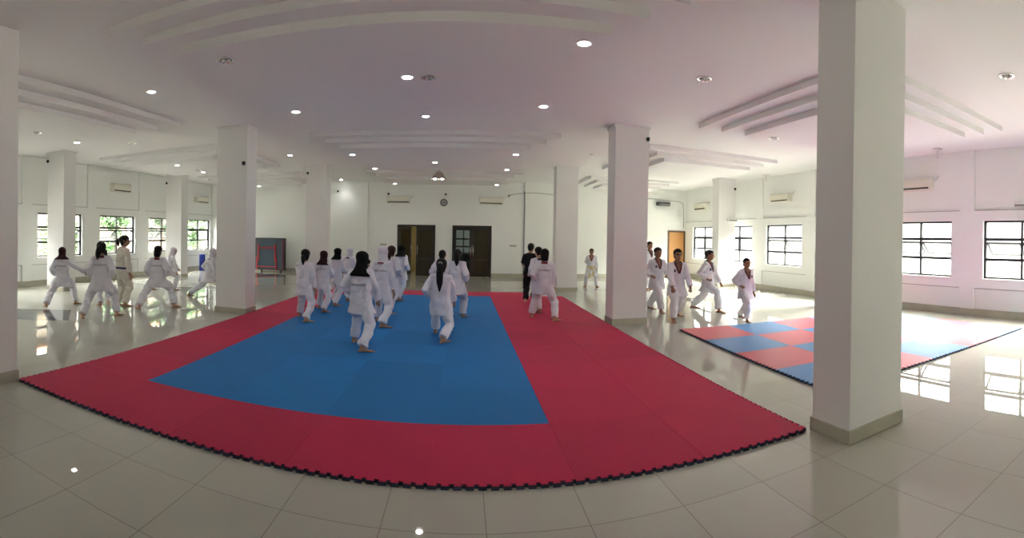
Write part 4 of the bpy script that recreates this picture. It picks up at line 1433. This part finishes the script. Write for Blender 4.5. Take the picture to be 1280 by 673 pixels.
PEOPLE = [
    # the nearest figures of the left aisle, on the tiles
    dict(label='girl in white uniform and dark maroon headscarf reaching one arm out, by the left windows', at=(-7.947, 7.049), yaw=-38, feet=((-.298, -.285), (.298, .285)), S=1.437,
         hair=('hijab', 'maroon_scarf'), drape=.3, L='fist', R=(.36, .12, .10, True), toes=(-25, 35), **{'print': True}, group='girls practising in the left aisle'),
    dict(label='girl in white uniform with long loose black ponytail, legs wide, beside the taller girl', at=(-6.372, 6.665), yaw=-33, feet=((-.319, -.194), (.319, .194)), S=1.565,
         hair=('ponytail', 'black'), tail=.16, sway=-.03, L='fist', R='fist', collar='poom', toes=(-25, 30), **{'print': True}, group='girls practising in the left aisle'),
    dict(label='tall girl in cream uniform with blue belt standing in profile, arms hanging', at=(-6.985, 8.023), yaw=16, feet=((-.10, -.055), (.10, .055)), S=1.58,
         hair=('ponytail', 'black'), tail=.10, L='hang', R='hang', hyaw=38, top='cream', belt='blue', toes=(-5, 25), group='girls practising in the left aisle'),
    dict(label='barefoot person in white uniform almost hidden behind the girl with loose ponytail', at=(-7.436, 7.9), yaw=-62, feet=((-.15, -.14), (.15, .14)), S=1.28,
         hair=('bob', 'black'), L='fist', R='front', group='girls practising in the left aisle', vox=.009),
    dict(label='girl with tied short black hair and red collar, legs spread wide, left of near column', at=(-6.235, 8.323), yaw=-27, feet=((-.375, -.204), (.375, .204)), S=1.50,
         hair=('bob', 'black'), L='fist', R='fist', hyaw=20, collar='red', toes=(-30, 45), **{'print': True}, group='girls practising in the left aisle'),
    dict(label='girl in white headscarf leaning forward with one fist out, before the window column', at=(-7.931, 10.989), yaw=32, feet=((-.12, -.30), (.12, .26)), S=1.36, lean=16, hip=(.02, .07),
         hair=('hood', 'white_scarf'), L=(-.10, .26, .10, True), R='low', toes=(-20, 10), vox=.009, group='girls practising in the left aisle'),
    dict(label='girl in white headscarf lunging, half hidden behind the left near column', at=(-6.35, 10.573), yaw=41, feet=((-.2, -.35), (.2, .33)), S=1.46, lean=9, hip=(.05, .08),
         hair=('hood', 'white_scarf'), L='fist', R='front', collar='black', vox=.009, toes=(-25, 10), group='girls practising in the left aisle', **{'print': True}),
    # the class on the big mat
    dict(label='girl with low black hair bun at the left edge of the blue mat', at=(-2.958, 8.578), z=MT, yaw=6, feet=((-.20, .25), (.20, -.25)), S=1.415,
         hair=('bun', 'black'), L='low', R='hang', toes=(-10, 55), group='class standing on the blue mat'),
    dict(label='girl in dark brown headscarf, second from the left on the blue mat', at=(-2.938, 9.731), z=MT, yaw=10, feet=((-.18, .22), (.18, -.22)), S=1.335,
         hair=('hijab', 'maroon_scarf'), L='fist', R='front', toes=(-5, 55), **{'print': True}, group='class standing on the blue mat', vox=.0085),
    dict(label='girl in black headscarf turned right, between two headscarves, brown and white', at=(-2.864, 10.575), z=MT, yaw=32, feet=((-.13, .10), (.13, -.10)), S=1.325,
         hair=('hijab', 'black_scarf'), drape=.5, L='front', R='front', toes=(-5, 40), group='class standing on the blue mat', vox=.009),
    dict(label='small figure in white headscarf at the back of the class, behind the nearest girl', at=(-2.782, 11.45), z=MT, yaw=24, feet=((-.13, .14), (.13, -.14)), S=1.335,
         hair=('hood', 'white_scarf'), L='fist', R='front', collar='poom', toes=(-5, 30), group='class standing on the blue mat', vox=.009),
    dict(label='nearest girl on the blue mat, in long black headscarf, back turned', at=(-1.464, 6.767), z=MT, yaw=13, feet=((-.20, .25), (.20, -.25)), S=1.462,
         hair=('hijab', 'black_scarf'), drape=1.35, hyaw=10, L='fist', R='low', toes=(-8, 55), **{'print': True}, print_t=.165, group='class standing on the blue mat', vox=.007),
    dict(label='girl in white headscarf with red collar, right behind the nearest girl', at=(-1.463, 8.588), z=MT, yaw=14, feet=((-.20, .30), (.20, -.30)), S=1.508,
         hair=('hood', 'white_scarf'), L='fist', R='hang', collar='red', toes=(-8, 60), **{'print': True}, group='class standing on the blue mat'),
    dict(label='small child in grey top mostly hidden between the black and white headscarves', at=(-2.549, 12.766), z=MT, yaw=-11, feet=((-.066, -.01), (.066, .01)), S=.955,
         hair=('short', 'black'), top='grey', L='hang', R='hang', vox=.008),
    dict(label='girl with brown tied hair between the white and the black headscarves', at=(-1.502, 9.948), z=MT, yaw=16, feet=((-.10, .22), (.10, -.24)), S=1.448,
         hair=('bun', 'brown'), L='fist', R='fist', toes=(-8, 50), group='class standing on the blue mat', vox=.0085),
    dict(label='girl in black headscarf in front of the left double door', at=(-1.541, 11.864), z=MT, yaw=22, feet=((-.08, .18), (.08, -.18)), S=1.40,
         hair=('hijab', 'black_scarf'), drape=.5, L='fist', R='fist', toes=(-5, 45), group='class standing on the blue mat', vox=.009),
    dict(label='girl with very long black ponytail stepping forward, nearest of the right-hand row', at=(-.32, 7.721), z=MT, yaw=8, feet=((-.14, .26), (.13, -.44)), S=1.44, bend=.995,
         hair=('ponytail', 'black'), tail=.30, tie=True, L='fist', R='low', toes=(-5, 25), hip=(.02, -.08), group='class standing on the blue mat'),
    dict(label='figure with short black hair and red belt behind the very long ponytail', at=(-.42, 10.05), z=MT, yaw=6, feet=((-.12, -.2), (.12, .2)), S=1.37,
         hair=('short', 'black'), belt='red', collar='black', L='fist', R='fist', group='class standing on the blue mat', vox=.0085),
    dict(label='girl with black ponytail in front of the right double door', at=(-.10, 9.376), z=MT, yaw=16, feet=((-.09, -.26), (.09, .26)), S=1.435,
         hair=('ponytail', 'black'), tail=.17, hyaw=-15, L='fist', R='fist', group='class standing on the blue mat', vox=.0085),
    dict(label='boy in black shirt and black trousers standing on the red mat border', at=(1.747, 11.982), z=MT, yaw=22, feet=((-.08, -.12), (.08, .14)), S=1.49,
         hair=('short', 'black'), top='black', short=True, slim=.95, hem=.06, fit=.95, L='front', R='front', skin='tan', vox=.009),
    dict(label='white uniformed figure squeezed between the black clothed boy and the one in front', at=(1.70, 10.335), z=MT, yaw=-16, feet=((-.08, -.18), (.08, .18)), S=1.45,
         hair=('short', 'black'), collar='black', L='fist', R='hang', vox=.0085),
    dict(label='nearest figure on the red border, short black hair, dark collar, feet apart', at=(1.662, 9.398), z=MT, yaw=10, feet=((-.25, .20), (.25, -.22)), S=1.485,
         hair=('bob', 'black'), collar='red', L='fist', R='hang', toes=(-8, 40), **{'print': True}, vox=.008),
    # facing the camera
    dict(label='small boy with long yellow belt standing alone by the far wall', at=(4.404, 15.676), yaw=195, feet=((-.2, .03), (.2, -.03)), S=1.335, skin='brown', front=True,
         hair=('short', 'black'), collar='red', belt='yellow', tails=.10, L='hang', R='back', toes=(-25, 25), vox=.009, hpitch=0),
    dict(label='boy half hidden behind the right middle column, nearest the far wall', at=(6.02, 14.44), yaw=160, feet=((-.10, -.03), (.10, .03)), S=1.585, skin='brown', front=True,
         hair=('short', 'black'), collar='poom', L='hang', R='hang', vox=.009, hpitch=0),
    dict(label='boy with maroon V collar walking beside the right middle column', at=(4.442, 10.175), yaw=168, feet=((-.08, -.32), (.08, .34)), S=1.555, skin='brown', front=True,
         hair=('short', 'black'), collar='poom', L='front', R='fist', toes=(-12, 12), vox=.008, hpitch=0, emblem=1),
    dict(label='boy with glasses stepping towards the camera in front of the orange door', at=(4.388, 9.008), yaw=183, feet=((-.22, -.36), (.20, .38)), S=1.60, skin='brown', front=True,
         hair=('short', 'black'), collar='poom', L='low', R='low', glasses=True, emblem=1, toes=(-18, 12), vox=.0075, hpitch=0),
    dict(label='boy striding right in front of the column by the right windows', at=(5.618, 9.828), yaw=143, feet=((-.20, -.42), (.22, .44)), S=1.60, skin='brown', front=True, hyaw=-14,
         hair=('short', 'black'), collar='poom', L='low', R='fist', emblem=1, toes=(-10, 8), vox=.008, hpitch=0),
    dict(label='smallest boy at the back edge of the chequered mat, hand on hip', at=(5.66, 8.29), yaw=176, feet=((-.13, -.26), (.13, .28)), S=1.375, skin='brown', front=True,
         hair=('short', 'black'), collar='poom', L='hang', R='fist', emblem=-1, toes=(-12, 12), vox=.008, hpitch=0),
]
for P in PEOPLE:
    person(P)
